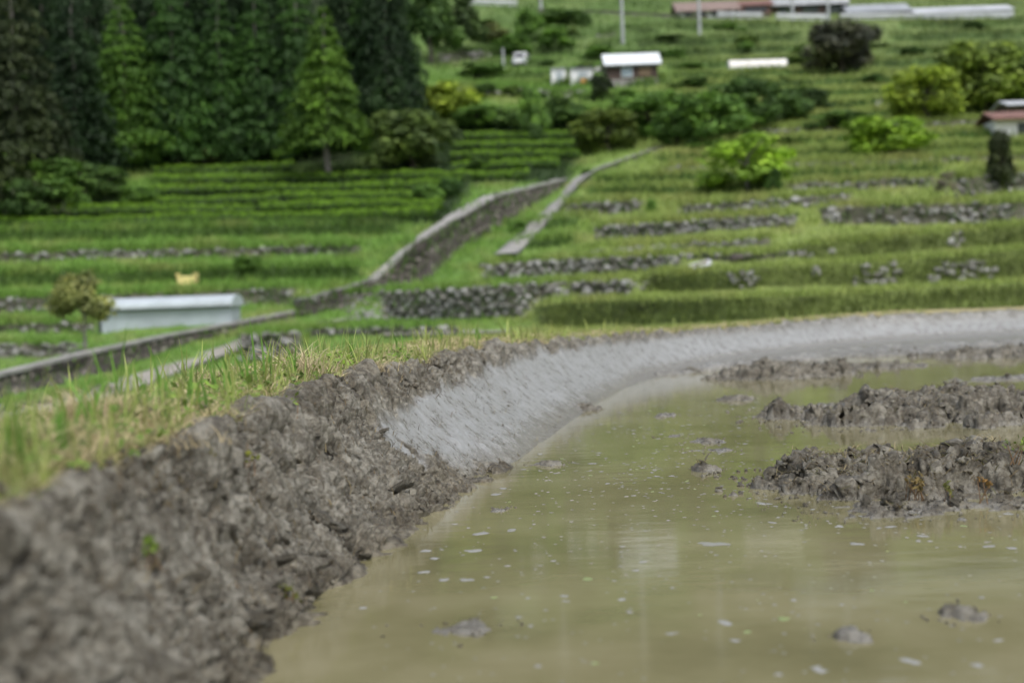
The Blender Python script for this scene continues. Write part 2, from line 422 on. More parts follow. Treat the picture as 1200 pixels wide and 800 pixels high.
# left of the retaining walls
riser([(-300, 404), (0, 403), (107, 401)], [(-300, 421), (0, 421), (107, 417)], 's', 0.9, 'dark stone wall at the foot of the thin olive tree')
riser([(-300, 379), (0, 378), (116, 376)], 11, 's', 0.4, 'low scattered stones on the ledge left of the long shed')
riser([(-300, 349), (0, 348), (200, 342), (400, 335)], 19, 's', 0.35, 'overgrown stones in the dark bank behind the long shed')
riser([(-300, 322), (0, 321), (150, 318), (420, 311)], 15, 'g')
riser([(-300, 297), (0, 296), (150, 292), (420, 287)], 11, 's', 0.5, 'pale stones in the ledge two steps above the yellow crate')
riser([(-300, 272), (0, 271), (150, 268), (470, 262)], 12, 'g')
TEA = [(-300, 120, 262), (120, 330, 258), (332, 515, 254), (-20, 300, 248), (305, 520, 243), (150, 330, 236), (334, 523, 231), (178, 400, 223), (404, 540, 219), (180, 400, 210), (404, 620, 207), (180, 345, 198),
       (528, 655, 195), (528, 680, 183), (526, 700, 171), (545, 695, 159)]
for k, (xa, xb, y0) in enumerate(TEA):
    riser([(xa, y0 + 2), ((xa + xb) / 2, y0), (xb, y0 - 1)], 5, 't')
for k, y0 in enumerate([146, 130, 114, 99]):
    riser([(520, y0 + 2), (700, y0 - 2), (785, y0 - 4)], 7, 'g')
# retaining walls along lane and footpath
W1t = [(-300, 512), (0, 441), (100, 416), (190, 396), (270, 381), (345, 366)]; W1b = [(-300, 545), (0, 466), (50, 455), (125, 434), (200, 408), (270, 388), (345, 372)]
W2t = [(346, 356), (440, 328), (483, 288), (527, 259), (533, 256)]; W2b = [(346, 372), (403, 360), (450, 338), (497, 330), (527, 302), (533, 297)]
W3t = [(534, 257), (560, 242), (580, 231), (617, 222), (662, 211)]; W3b = [(534, 295), (583, 267), (623, 243), (662, 217)]
riser(W1t, W1b, 'w'); riser(W2t, W2b, 'w'); riser(W3t, W3b, 'w')
riser([(284, 390), (363, 386)], [(284, 424), (363, 420)], 's', 1, 'grey stone wall on the lower side of the concrete lane')
riser([(364, 384), (535, 381)], 10, 's', 0.9, 'low stone edging along the grey track in front of the long wall')
riser([(-40, 482), (60, 463), (130, 448)], 14, 's', 0.5, 'rough stones below the near end of the concrete lane')

UX = np.arange(-300, 1501, 5.0)
UY = np.concatenate([np.arange(-120, -20, 10.0), np.arange(-20, 520, 2.0), np.arange(520, 611, 8.0)])
def terrain_depth():
    nx, ny = len(UX), len(UY); dep = np.zeros((nx, ny)); kind = np.zeros((nx, ny), int)
    KM = dict(g=1, b=2, s=3, w=4, t=5)
    for c, x in enumerate(UX):
        kn = []
        for r in RIS:
            if r['x0'] <= x <= r['x1']:
                yt = np.interp(x, r['top'][:, 0], r['top'][:, 1]); yb = np.interp(x, r['base'][:, 0], r['base'][:, 1])
                if yb - yt < 2: yb = yt + 2
                kn.append((yt, yb, r['kind']))
        # retaining walls win where bands meet
        kn.sort(key=lambda k: (k[2] != 'w', -(k[1] - k[0])))
        keep = []
        for k in kn:
            if all(k[1] < q[0] - 1.5 or k[0] > q[1] + 1.5 for q in keep): keep.append(k)
        keep.sort(key=lambda k: -k[1])
        ys, ds = [608.0, 560.0], [float(Dmap(x, 560)) - .01, float(Dmap(x, 560))]
        for yt, yb, kd in keep:
            ym = (yt + yb) / 2; dm = float(Dmap(x, ym)); hm = (yb - yt) * dm / FPX
            lean = {'s': 0.12, 'w': 0.08, 't': 0.5, 'g': 0.25, 'b': 0.22}[kd] * hm
            if ys[-1] - yb > 45: ys.append((ys[-1] + yb) / 2); ds.append(float(Dmap(x, ys[-1])))
            ys += [yb, yt]; ds += [dm - lean, dm + lean]
            kind[c, (UY >= yt) & (UY <= yb)] = KM[kd]
        for yy in np.linspace(ys[-1], -120, 6)[1:]: ys.append(yy); ds.append(float(Dmap(x, yy)))
        ys = np.array(ys)[::-1]; ds = np.maximum.accumulate(np.array(ds))[::-1]
        dep[c] = np.interp(UY, ys, ds)
    k = np.array([1, 4, 6, 4, 1.]) / 16
    pad = np.pad(dep, ((2, 2), (0, 0)), mode='edge')
    dep = sum(k[i] * pad[i:i + nx] for i in range(5))
    return dep, kind
DEP, KIND = terrain_depth()
def terr_d(x, y):
    x = np.asarray(x, float); y = np.asarray(y, float)
    fi = np.clip((x - UX[0]) / 5.0, 0, len(UX) - 1.001); i = fi.astype(int); a = fi - i
    fj = np.interp(y, UY, np.arange(len(UY))); j = np.clip(fj.astype(int), 0, len(UY) - 2); b = fj - j
    return (DEP[i, j] * (1 - a) + DEP[i + 1, j] * a) * (1 - b) + (DEP[i, j + 1] * (1 - a) + DEP[i + 1, j + 1] * a) * b
def TP(x, y): return P(x, y, terr_d(x, y))
def terr_kind(x, y):
    i = np.clip(np.round((np.asarray(x) - UX[0]) / 5).astype(int), 0, len(UX) - 1)
    j = np.clip(np.round(np.interp(y, UY, np.arange(len(UY)))).astype(int), 0, len(UY) - 1)
    return KIND[i, j]
def tread_tint(x, y, k):
    """base colour of the turf at a place"""
    x = np.asarray(x, float); y = np.asarray(y, float)
    rightness = smooth(560, 760, x + (y - 300) * 0.6)[..., None]
    left = np.array([0.115, 0.212, 0.038]); right = np.array([0.182, 0.238, 0.058])
    c = left * (1 - rightness) + right * rightness
    n = fbm(np.stack([x / 60, y / 14, x * 0 + 3], -1), 3)[..., None]
    dry = np.clip(n * 1.2 + 0.1, 0, 1)
    c = c * (1 - 0.4 * dry) + np.array([0.25, 0.22, 0.085]) * 0.4 * dry
    k = np.asarray(k)
    kc = {1: (0.060, 0.112, 0.022), 2: (0.105, 0.138, 0.036), 3: (0.110, 0.108, 0.078), 4: (0.04, 0.036, 0.03), 5: (0.028, 0.055, 0.010)}
    for q, v in kc.items(): c = np.where((k == q)[..., None], np.array(v) * (1 + 0.4 * n), c)
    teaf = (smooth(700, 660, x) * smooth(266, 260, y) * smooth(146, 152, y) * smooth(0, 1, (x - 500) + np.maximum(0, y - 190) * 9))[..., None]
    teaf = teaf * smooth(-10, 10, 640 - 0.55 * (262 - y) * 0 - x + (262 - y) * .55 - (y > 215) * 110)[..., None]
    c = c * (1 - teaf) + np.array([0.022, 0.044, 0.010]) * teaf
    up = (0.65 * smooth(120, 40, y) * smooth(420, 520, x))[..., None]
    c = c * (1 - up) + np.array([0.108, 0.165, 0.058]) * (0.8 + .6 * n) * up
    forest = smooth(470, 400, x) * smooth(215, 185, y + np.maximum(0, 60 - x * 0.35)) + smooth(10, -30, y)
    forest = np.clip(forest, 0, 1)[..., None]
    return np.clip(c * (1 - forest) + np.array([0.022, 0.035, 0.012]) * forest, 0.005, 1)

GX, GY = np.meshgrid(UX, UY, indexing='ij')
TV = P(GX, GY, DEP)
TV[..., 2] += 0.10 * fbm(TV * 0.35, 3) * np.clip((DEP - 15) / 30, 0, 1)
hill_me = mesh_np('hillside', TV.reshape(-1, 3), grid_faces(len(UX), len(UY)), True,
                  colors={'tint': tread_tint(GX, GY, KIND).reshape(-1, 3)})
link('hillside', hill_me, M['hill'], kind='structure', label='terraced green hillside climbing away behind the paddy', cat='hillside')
gm = MB(); gm.box((0, 0, -6.5), (2400, 2400, 1.0))
gm.build('valley_floor', plain('valley_grass', (0.07, 0.10, 0.03), 0.9, 0.4, 0.05), kind='structure', label='low green valley ground beneath the terraces', cat='ground')

def lower_terrace():
    X, Y = np.meshgrid(np.concatenate([np.linspace(-80, -8, 30), np.linspace(-7.5, -1.25, 40)]), np.linspace(-30, 15.5, 120), indexing='ij')
    p = np.stack([X, Y, np.full_like(X, -.92)], -1); n = fbm(p * .5, 4); p[..., 2] += .05 * n - .012 * np.maximum(0, -X - 8)
    c = np.array([0.125, 0.198, 0.052]) * (1 + .35 * n[..., None]) + np.array([.05, .02, 0]) * np.clip(fbm(p * 1.3 + 5, 3), 0, 1)[..., None]
    link('lower_terrace', mesh_np('lower_terrace', p.reshape(-1, 3), grid_faces(*X.shape), True, colors={'tint': np.clip(c, .01, 1).reshape(-1, 3)}), M['hill'], kind='structure', label='grassy lower terrace beside the foot of the bund', cat='terrace')
    r = np.random.default_rng(77); n_ = 30000; b = np.stack([r.uniform(-9, -1.5, n_), r.uniform(-1, 15.5, n_), np.full(n_, -.93)], -1)
    V, F, C = blades(b, r.uniform(.04, .14, n_), r.uniform(.005, .012, n_), r.uniform(.2, .9, n_), np.array([.15, .22, .055]) * r.uniform(.6, 1.4, (n_, 1)), 78, 1)
    return V, F, C
# ------------------------------------------------------------------ lanes and paths (sheets on the slope)
def strip(name, L, R, n, mat, label, lift=0.05, cat='path'):
    def rs(p):
        p = np.array(p, float); s = np.concatenate([[0], np.cumsum(np.linalg.norm(np.diff(p, axis=0), axis=1))]); s /= s[-1]
        t = np.linspace(0, 1, n); return np.stack([np.interp(t, s, p[:, 0]), np.interp(t, s, p[:, 1])], -1)
    L, R = rs(L), rs(R); m = 7; V = []
    for j in range(m):
        q = L * (1 - j / (m - 1)) + R * (j / (m - 1)); V.append(TP(q[:, 0], q[:, 1]))
    V = np.stack(V, 1)
    # each cross-section is levelled: a lane is flat across
    mid = V[:, 2:5, 2].mean(1)
    k = np.ones(5) / 5; mid = np.convolve(np.pad(mid, 2, mode='edge'), k, 'valid')
    V[:, :, 2] = 0.6 * mid[:, None] + 0.4 * V[:, :, 2] + lift
    bot = V.copy(); bot[..., 2] -= 0.6
    F = grid_faces(n, m); nv = n * m
    i = np.arange(nv).reshape(n, m); side = []
    for e in (i[:, 0], i[:, -1]): side.append(np.stack([e[:-1], e[1:], e[1:] + nv, e[:-1] + nv], -1))
    me = mesh_np(name, np.concatenate([V.reshape(-1, 3), bot.reshape(-1, 3)]), np.concatenate([F] + side), True)
    return link(name, me, mat, kind='structure', label=label, cat=cat)
strip('footpath', [(578, 300), (617, 266), (645, 239), (663, 213), (679, 201), (720, 187), (768, 172)],
      [(606, 302), (648, 257), (664, 237), (684, 215), (703, 203), (738, 189), (776, 175)], 60, M['concrete'], 'narrow grey concrete footpath climbing between the terraces', 0.10)
strip('lane', [(-120, 508), (0, 482), (70, 462), (150, 441), (200, 425), (250, 408), (290, 394)],
      [(-90, 530), (30, 498), (110, 480), (190, 446), (240, 427), (285, 411), (305, 398)], 60, M['lane'], 'pale concrete lane below the stone retaining wall', 0.04, 'lane')
strip('lane_end', [(372, 377), (404, 372)], [(372, 383), (404, 379)], 12, M['lane'], 'short pale stretch of lane beside the end of the long stone wall', 0.06, 'lane')
strip('track', [(450, 389), (520, 387), (600, 385)], [(450, 396), (520, 395), (600, 392)], 30, M['lane'], 'thin grey track on the terrace just below the bund', 0.05)
strip('upper_road', [(630, 11), (700, 12), (800, 17), (900, 17)], [(630, 15), (700, 16), (800, 22), (900, 22)], 40, M['lane'], 'distant pale road running along the top of the terraces', 0.15, 'road')
strip('field_path', [(1020, 127), (1030, 117), (1041, 106)], [(1028, 128), (1036, 119), (1045, 107)], 14, M['concrete'], 'tiny grey path beside the low yellow green tree', 0.12)

# ------------------------------------------------------------------ stones
def hull_stone(seed):
    r = np.random.default_rng(seed); n = 18
    d = r.normal(size=(n, 3)); d /= np.linalg.norm(d, axis=1)[:, None]
    p = np.sign(d) * np.abs(d) ** 0.7 * r.uniform(0.85, 1.1, (n, 1)) * 0.5
    bm = bmesh.new()
    for v in p: bm.verts.new(v)
    h = bmesh.ops.convex_hull(bm, input=bm.verts[:])
    bmesh.ops.delete(bm, geom=list(set(h['geom_interior'] + h['geom_unused'])), context='VERTS') if (h['geom_interior'] or h['geom_unused']) else None
    me = bpy.data.meshes.new('stone'); bm.to_mesh(me); bm.free()
    me.materials.append(M['stone']); return me
STONES = [hull_stone(s) for s in range(8)]
def add_stone(parent, p, size, base):
    o = bpy.data.objects.new('stone', random.choice(STONES)); col.objects.link(o); o.parent = parent
    o.location = Vector(p) - base; o.scale = size
    o.rotation_euler = (random.uniform(-.3, .3), random.uniform(-.35, .35), random.uniform(-.4, .4))
    return o
def stone_wall(r):
    top, bs = r['top'], r['base']
    x0, x1 = max(r['x0'], -20), min(r['x1'], 1230)
    xm = (x0 + x1) / 2
    yb = np.interp(xm, bs[:, 0], bs[:, 1])
    base = Vector(TP(xm, yb))
    root = empty('stone_wall', base, r['label'], 'stone wall', 'stone terrace walls')
    x = x0; n = 0
    while x < x1:
        yt = np.interp(x, top[:, 0], top[:, 1]); yb = np.interp(x, bs[:, 0], bs[:, 1])
        d = float(terr_d(x, (yt + yb) / 2)); mpx = d / FPX; hm = (yb - yt) * mpx
        sz = 0.27 * r['big'] * (1 if d < 70 else d / 70) * random.uniform(.8, 1.2)
        rows = max(1, int(round(hm / (sz * 0.78))))
        for k in range(rows):
            if random.random() > r['dens']: continue
            if r['kind'] == 'b' and (k > rows * 0.7 or perlin(np.array([x / 38.0, yb * .3, 2.5])) < 0.12): continue
            yy = yb + (yt - yb) * (k + 0.5 + random.uniform(-.18, .18)) / rows
            xx = x + (k % 2) * 0.5 * sz / mpx + random.uniform(-.12, .12) * sz / mpx
            p = TP(xx, yy); v = p - CAMP; v /= np.linalg.norm(v)
            s = sz * random.uniform(.8, 1.25)
            add_stone(root, p - v * 0.06, (s * random.uniform(.95, 1.4), s * 0.8, s * random.uniform(.7, .95)), base); n += 1
        x += sz * 1.05 / mpx
    return n
for r in RIS:
    if r['kind'] in 'sb' and r['label']: stone_wall(r)

# retaining walls with a coping
def retaining(tp, bs, label, cap_w, cap_t, x0, x1, stone_dens=0.8):
    tp = np.array(tp, float); bs = np.array(bs, float)
    n = 40; xs = np.linspace(x0, x1, n)
    yt = np.interp(xs, tp[:, 0], tp[:, 1]); yb = np.interp(xs, bs[:, 0], bs[:, 1])
    T = TP(xs, yt + 0.3); B = TP(xs, yb - 0.3)
    tang = np.gradient(T[:, :2], axis=0); tang /= np.linalg.norm(tang, axis=1)[:, None]
    nrm = np.stack([tang[:, 1], -tang[:, 0]], -1)          # towards the path side
    base = Vector(B[n // 2]); bv = np.array(base)
    root = empty('retaining_wall', base, label, 'retaining wall')
    def off(A, o, dz): return np.concatenate([A[:, :2] + nrm * o, A[:, 2:] + dz], -1)
    def loft(rows, name, mat):
        V = np.stack(rows, 1) - bv; m = len(rows)
        i = np.arange(n * m).reshape(n, m); F = []
        for j in range(m):
            a, b = i[:, j], i[:, (j + 1) % m]; F.append(np.stack([a[:-1], a[1:], b[1:], b[:-1]], -1))
        caps = np.concatenate(F + [i[0][None, :4], i[-1][None, :4][:, ::-1]]) if m == 4 else np.concatenate(F)
        return link(name, mesh_np(name, V.reshape(-1, 3), caps, False), mat, root)
    T2 = T.copy(); T2[:, :2] = T2[:, :2]
    loft([off(B, 0.16, -0.25), off(T, 0.10, 0.02), off(T, -0.4, 0.02), off(B, -0.4, -0.25)], 'wall', M['wallrock'])
    loft([off(T, 0.20, 0.025), off(T, 0.20, 0.025 + cap_t), off(T, 0.20 - cap_w, 0.025 + cap_t), off(T, 0.20 - cap_w, 0.025)], 'coping', M['concrete'])
    x = x0 + 3
    while x < x1 - 3:
        a = np.interp(x, tp[:, 0], tp[:, 1]); b = np.interp(x, bs[:, 0], bs[:, 1])
        d = float(terr_d(x, (a + b) / 2)); mpx = d / FPX; hm = (b - a) * mpx
        j = int(np.argmin(np.abs(xs - x))); rows = max(1, int(round(hm / 0.3)))
        for k in range(rows):
            if random.random() > stone_dens: continue
            f = (k + 0.5 + random.uniform(-.15, .15)) / rows
            q = (B[j] + np.array([*(nrm[j] * 0.13), -0.1])) * (1 - f) + (T[j] + np.array([*(nrm[j] * 0.08), 0.0])) * f
            s = 0.3 * random.uniform(.8, 1.2)
            o = add_stone(root, q, (s * 1.2, s * 0.7, s * 0.85), base); o.rotation_euler[2] = math.atan2(tang[j, 1], tang[j, 0])
            o.data = random.choice(DSTONES)
        x += 0.36 / mpx * max(0.35, abs(tang[j, 0]))
    return root
def dark_stone_meshes():
    m, t, b, _ = newmat('dark_stone'); oi = t.nodes.new('ShaderNodeObjectInfo')
    t.links.new(ramp(t, oi.outputs['Random'], [(0.0, (0.065, 0.058, 0.048)), (0.7, (0.13, 0.118, 0.10)), (1.0, (0.21, 0.195, 0.17))]), b.inputs['Base Color'])
    b.inputs['Roughness'].default_value = 0.9; bump(t, b, noise(t, 14, 5, 0.7), 0.5, 0.05)
    out = []
    for me in STONES:
        c = me.copy(); c.materials.clear(); c.materials.append(m); out.append(c)
    return out
DSTONES = dark_stone_meshes()
retaining(W1t, W1b, 'long dark stone retaining wall with worn coping along the lane', 0.36, 0.09, -60, 342)
retaining(W2t, W2b, 'dark rock retaining wall curving up the bank towards the footpath', 0.5, 0.10, 347, 533, 0.7)
retaining(W3t, W3b, 'upper dark retaining wall with broad pale coping beside the footpath', 0.8, 0.10, 534, 661, 0.8)

# ------------------------------------------------------------------ grass on the terraces (nobody could count it)
def blades(base, hgt, wid, lean, tint, seed, segs=2):
    """tapered bent blades. base Nx3; returns V,F,C"""
    r = np.random.default_rng(seed); n = len(base)
    az = r.uniform(0, 2 * np.pi, n); la = r.uniform(0, 2 * np.pi, n)
    side = np.stack([np.cos(az), np.sin(az), np.zeros(n)], -1)
    ld = np.stack([np.cos(la), np.sin(la), np.zeros(n)], -1)
    rows = []
    for k in range(segs):
        t = k / segs
        c = base + np.array([0, 0, 1.0]) * (hgt * (t - 0.25 * lean * t * t))[:, None] + ld * (hgt * lean * t * t)[:, None]
        wv = side * (wid * (1 - 0.6 * t) * 0.5)[:, None]
        rows += [c - wv, c + wv]
    t = 1.0
    rows.append(base + np.array([0, 0, 1.0]) * (hgt * (t - 0.25 * lean))[:, None] + ld * (hgt * lean)[:, None])
    m = len(rows); V = np.stack(rows, 1).reshape(-1, 3); o = np.arange(n)[:, None] * m; F = []
    for k in range(segs - 1):
        a = 2 * k; F += [o + np.array([a, a + 1, a + 3]), o + np.array([a, a + 3, a + 2])]
    a = 2 * (segs - 1); F.append(o + np.array([a, a + 1, a + 2]))
    return V, np.concatenate(F), np.repeat(tint, m, axis=0)
def bank_grass():
    n = 60000; r = np.random.default_rng(11)
    x = r.uniform(-60, 1260, n); y = 505 - 505 * r.uniform(0, 1, n) ** 0.75
    k = terr_kind(x, y)
    keep = ~((k == 4) & (r.random(n) < .6)) & ~((k == 3) & (r.random(n) < 0.75))
    for poly in ([(578, 300), (617, 266), (645, 239), (663, 213), (679, 201), (720, 187), (768, 172), (776, 175), (738, 189), (703, 203), (684, 215), (664, 237), (648, 257), (606, 302)],
                 [(-120, 508), (0, 482), (70, 462), (150, 441), (200, 425), (250, 408), (290, 394), (305, 398), (285, 411), (240, 427), (190, 446), (110, 480), (30, 498), (-90, 530)]):
        inside = np.zeros(n, bool); q = np.array(poly, float)
        for a, b in zip(q, np.roll(q, -1, 0)):
            c = ((a[1] > y) != (b[1] > y)) & (x < (b[0] - a[0]) * (y - a[1]) / (b[1] - a[1] + 1e-9) + a[0]); inside ^= c
        keep &= ~inside
    x, y, k = x[keep], y[keep], k[keep]; n = len(x)
    d = terr_d(x, y); p = P(x, y, d)
    tint = tread_tint(x, y, np.where((k == 3) | (k == 4), 1, k))
    edge = np.where(k == 0, 1.35, 1.1)[:, None]
    nb = 4
    base = np.repeat(p, nb, 0) + r.normal(size=(n * nb, 3)) * np.repeat(d * 0.004, nb)[:, None] * np.array([1, 1, 0.05])
    base[:, 2] -= 0.05
    hg = np.repeat(np.where(d < 60, 0.20, 0.26) * np.clip(d / 45, 0.6, 1.6), nb) * r.uniform(.5, 1.3, n * nb)
    wd = np.repeat(d * 0.0011, nb) * r.uniform(.6, 1.5, n * nb)
    t = np.repeat(tint * edge, nb, 0) * r.uniform(.6, 1.4, (n * nb, 1))
    ex = []
    for q in RIS:
        if q['kind'] in 'wt': continue
        xa, xb = max(q['x0'], -40), min(q['x1'], 1250); k_ = int((xb - xa) * 2.2)
        xx = r.uniform(xa, xb, k_); yy = np.interp(xx, q['top'][:, 0], q['top'][:, 1]) + r.normal(-.6, 1.2, k_); ex.append(np.stack([xx, yy], -1))
    ex = np.concatenate(ex); de = terr_d(ex[:, 0], ex[:, 1]); pe = P(ex[:, 0], ex[:, 1], de); te = tread_tint(ex[:, 0], ex[:, 1], ex[:, 0] * 0)
    ne = len(ex); be = np.repeat(pe, 3, 0) + r.normal(size=(ne * 3, 3)) * np.array([.12, .12, .02]); be[:, 2] -= .04
    base = np.concatenate([base, be]); hg = np.concatenate([hg, np.repeat(np.clip(de / 160, .16, .5), 3) * r.uniform(.5, 1.3, ne * 3)]); wd = np.concatenate([wd, np.repeat(de * .0011, 3)])
    t = np.concatenate([t, np.repeat(te * 1.25, 3, 0) * r.uniform(.7, 1.35, (ne * 3, 1))])
    V, F, C = blades(base, hg, wd, r.uniform(.1, .6, len(base)), t, 12, 1)
    me = mesh_np('terrace_grass', V, F, True, colors={'tint': C})
    link('terrace_grass', me, M['blade'], kind='stuff', label='rough grass and weeds growing over the terrace banks', cat='grass')
bank_grass()
_v, _f, _c = lower_terrace()
link('lower_terrace_grass', mesh_np('lower_terrace_grass', _v, _f, True, colors={'tint': _c}), M['blade'], kind='stuff', label='short grass on the lower terrace beside the bund', cat='grass')

# ================================================================== TREES
def leaf_mesh(name, cen, size, seed, nrm=None, stretch=1.0, rndbias=None):
    r = np.random.default_rng(seed); n = len(cen)
    d = r.normal(size=(n, 3)) if nrm is None else nrm + r.normal(size=(n, 3)) * 0.55
    d /= np.linalg.norm(d, axis=1)[:, None] + 1e-9
    a = np.cross(d, r.normal(size=(n, 3))); a /= np.linalg.norm(a, axis=1)[:, None] + 1e-9
    b = np.cross(d, a)
    if stretch > 1: # hanging sprays: long axis near vertical
        a = np.stack([r.normal(size=n) * .35, r.normal(size=n) * .35, -np.ones(n)], -1); a /= np.linalg.norm(a, axis=1)[:, None]
        b = np.cross(a, r.normal(size=(n, 3))); b /= np.linalg.norm(b, axis=1)[:, None] + 1e-9
    s = (size * r.uniform(.6, 1.4, n))[:, None]
    V = np.stack([cen - a * s * stretch, cen + b * s * 0.62, cen + a * s * stretch, cen - b * s * 0.62], 1).reshape(-1, 3)
    F = np.arange(4 * n).reshape(n, 4)
    rnd = r.uniform(0, 1, n) * 0.6
    rnd = rnd + (0.2 if rndbias is None else rndbias)
    me = mesh_np(name, V, F, False, attrs={'rnd': np.repeat(np.clip(rnd, 0, 1), 4)})
    me.materials.append(M['leaf']); return me
def broadleaf(seed, n=3200, lobes=16, leaf=0.035, airy=0.0, low=0.28):
    """unit crown: z 0.15..1, radius 0.5"""
    r = np.random.default_rng(seed); C = []; Nn = []; B = []
    for k in range(lobes):
        th = r.uniform(0, 2 * np.pi); zz = r.uniform(low, 0.86); rr = 0.36 * math.sqrt(max(0.25, 1 - ((zz - 0.45) / 0.48) ** 2)) * r.uniform(.45, 1.0)
        c = np.array([math.cos(th) * rr, math.sin(th) * rr, zz]); R = r.uniform(.12, .21) * (1 - airy * 0.3)
        m = n // lobes; dd = r.normal(size=(m, 3)); dd /= np.linalg.norm(dd, axis=1)[:, None]
        q = R * r.uniform(0.35, 1.0, m) ** (1 / 2.2)
        bump_ = 1 + 0.35 * perlin(dd * 2.3 + k * 3.1)
        C.append(c + dd * (q * bump_)[:, None] * np.array([1, 1, 0.85])); Nn.append(dd); B.append(np.full(m, r.uniform(0.05, .38)))
    C = np.concatenate(C); Nn = np.concatenate(Nn); B = np.concatenate(B)
    C[:, 2] = np.clip(C[:, 2], 0.02, 1.05)
    return leaf_mesh('crown', C, leaf * np.ones(len(C)), seed + 50, Nn + np.array([0, 0, .45]), 1.0, B)
def cedar(seed, n_whorl=17, low=0.09):
    """unit cedar crown: tiers of drooping boughs, z 0.1..1, radius about 0.5"""
    r = np.random.default_rng(seed); C = []; B = []; Nn = []
    for z in np.linspace(low, 0.975, n_whorl):
        L = 0.5 * (1 - z) ** 0.8 * (0.75 + 0.25 * smooth(0.05, 0.25, z)) + 0.02
        nb = 12 if z < .75 else 8
        for k in range(nb):
            th = k / nb * 2 * np.pi + r.uniform(-.3, .3); l = L * r.uniform(.70, 1.15); m = max(22, int(100 * l / 0.45) + 12); z0 = z + r.uniform(-.02, .02)
            t = r.uniform(0.15, 1.0, m) ** .8; across = r.normal(0, 1, m) * (0.10 * (1.1 - t) + .025) * (l / .45 + .2)
            droop = (0.06 * t - 0.15 * t * t) * (l / 0.45) - np.abs(across) * .30
            dr = np.array([np.cos(th), np.sin(th), 0]); sd_ = np.array([-np.sin(th), np.cos(th), 0])
            p = dr * (l * t)[:, None] + sd_ * across[:, None] + np.array([0, 0, 1.0]) * (z0 + droop + r.normal(0, .006, m))[:, None]
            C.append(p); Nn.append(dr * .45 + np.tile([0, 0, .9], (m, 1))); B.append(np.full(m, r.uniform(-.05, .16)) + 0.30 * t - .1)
    C = np.concatenate(C); B = np.concatenate(B); Nn = np.concatenate(Nn)
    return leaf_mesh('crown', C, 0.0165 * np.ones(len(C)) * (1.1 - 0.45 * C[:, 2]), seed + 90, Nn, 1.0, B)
def trunk_mesh(r0_, top, limbs, seed, mat):
    r = random.Random(seed); mb = MB()
    pts = [Vector((0, 0, -0.05))]
    for k in range(1, 6): pts.append(Vector((r.uniform(-.02, .02), r.uniform(-.02, .02), top * k / 5)))
    for k in range(5):
        mb.cyl(pts[k], pts[k + 1], r0_ * (1 - .16 * k), r0_ * (1 - .16 * (k + 1)), 8)
    for k in range(limbs):
        z = r.uniform(.25, .9) * top; th = r.uniform(0, 6.28); L = r.uniform(.15, .32)
        b = Vector((0, 0, z)); e = b + Vector((math.cos(th) * L, math.sin(th) * L, L * r.uniform(.5, 1)))
        mb.cyl(b, e, r0_ * .45, r0_ * .15, 6)
    bmesh.ops.recalc_face_normals(mb.bm, faces=mb.bm.faces[:])
    me = bpy.data.meshes.new('trunk'); mb.bm.to_mesh(me); mb.bm.free(); me.materials.append(mat); return me
CEDARS = [cedar(s) for s in (1, 2, 3)]; CEDAR_HIGH = cedar(4, 16, .25)
BROAD = [broadleaf(s) for s in (11, 12, 13)]
DENSE = [broadleaf(s, 4200, 30, 0.036, low=.10) for s in (21, 22)]
AIRY = [broadleaf(31, 1500, 17, 0.026, 1.0), broadleaf(32, 1600, 15, 0.026, 1.0)]
TRK_C = trunk_mesh(0.028, 0.95, 0, 1, M['palebark']); TRK_B = trunk_mesh(0.035, 0.62, 7, 2, M['bark']); TRK_P = trunk_mesh(0.022, 0.7, 9, 3, M['palebark'])

def tree(x, y, top, wpx, crown, trunk, tint, name, label, cat='tree', group=None, zoff=0.0):
    """base pixel on the hillside, top pixel row, crown width in px"""
    d = float(terr_d(x, y)); base = TP(x, y); h = (y - top) * d / FPX; wd = wpx * d / FPX
    root = empty(name, Vector(base) - Vector((0, 0, 0.1)), label, cat, group, random.uniform(0, 6.28))
    s = (wd / 0.92, wd / 0.92, h)
    t = link('trunk', trunk, None, root); t.scale = s
    if trunk is not TRK_C: tint = tuple(1.4 * v for v in tint)
    c = link('crown', crown, None, root, color=tint); c.scale = s
    return root
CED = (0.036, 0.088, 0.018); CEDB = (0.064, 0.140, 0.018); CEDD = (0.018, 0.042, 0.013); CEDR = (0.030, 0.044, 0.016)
DK = (0.052, 0.098, 0.026); MID = (0.088, 0.168, 0.034); YEL = (0.175, 0.235, 0.03); LIME = (0.165, 0.27, 0.03); OLV = (0.075, 0.09, 0.03)
cedar_rows = [  # x, base y, top y, width, tint
    (22, 246, -70, 165, CEDR), (92, 214, -30, 125, CEDD), (150, 196, -6, 140, CEDB), (207, 192, -60, 122, CED), (262, 190, -18, 110, CED),
    (305, 190, -30, 112, CED), (338, 186, -20, 104, CEDD), (386, 207, 6, 132, (0.078, 0.155, 0.020)), (352, 184, -60, 120, CED), (432, 172, -50, 92, CED), (470, 148, -10, 80, CEDD)]
_el = {3: 'deep green cedar directly beside the bright green cedar above leafy bushes', 4: 'slim deep green cedar behind the thin reddish olive sapling', 8: 'deep green cedar towering just behind the one with the bare pale trunk', 9: 'deep green cedar behind the big dark rounded tree'}
lab = ['broad brownish cedar whose foot is hidden by bushes', 'very dark cedar in shade between two greener ones', 'bright green cedar with tip inside the picture above leafy bushes', None, None, None, None,
       'bright green cedar with a bare pale trunk beside tea rows', None, None, 'dark cedar rising behind the yellow green round bush']
for k, (x, y, tp_, wd, tn) in enumerate(cedar_rows):
    tree(x, y, tp_, wd, CEDAR_HIGH if k == 7 else CEDARS[k % 3], TRK_C, tn, 'cedar_tree', lab[k] or _el.get(k) or 'tall deep green cedar in the row along the tea field edge', 'tree', 'cedars at the forest edge')
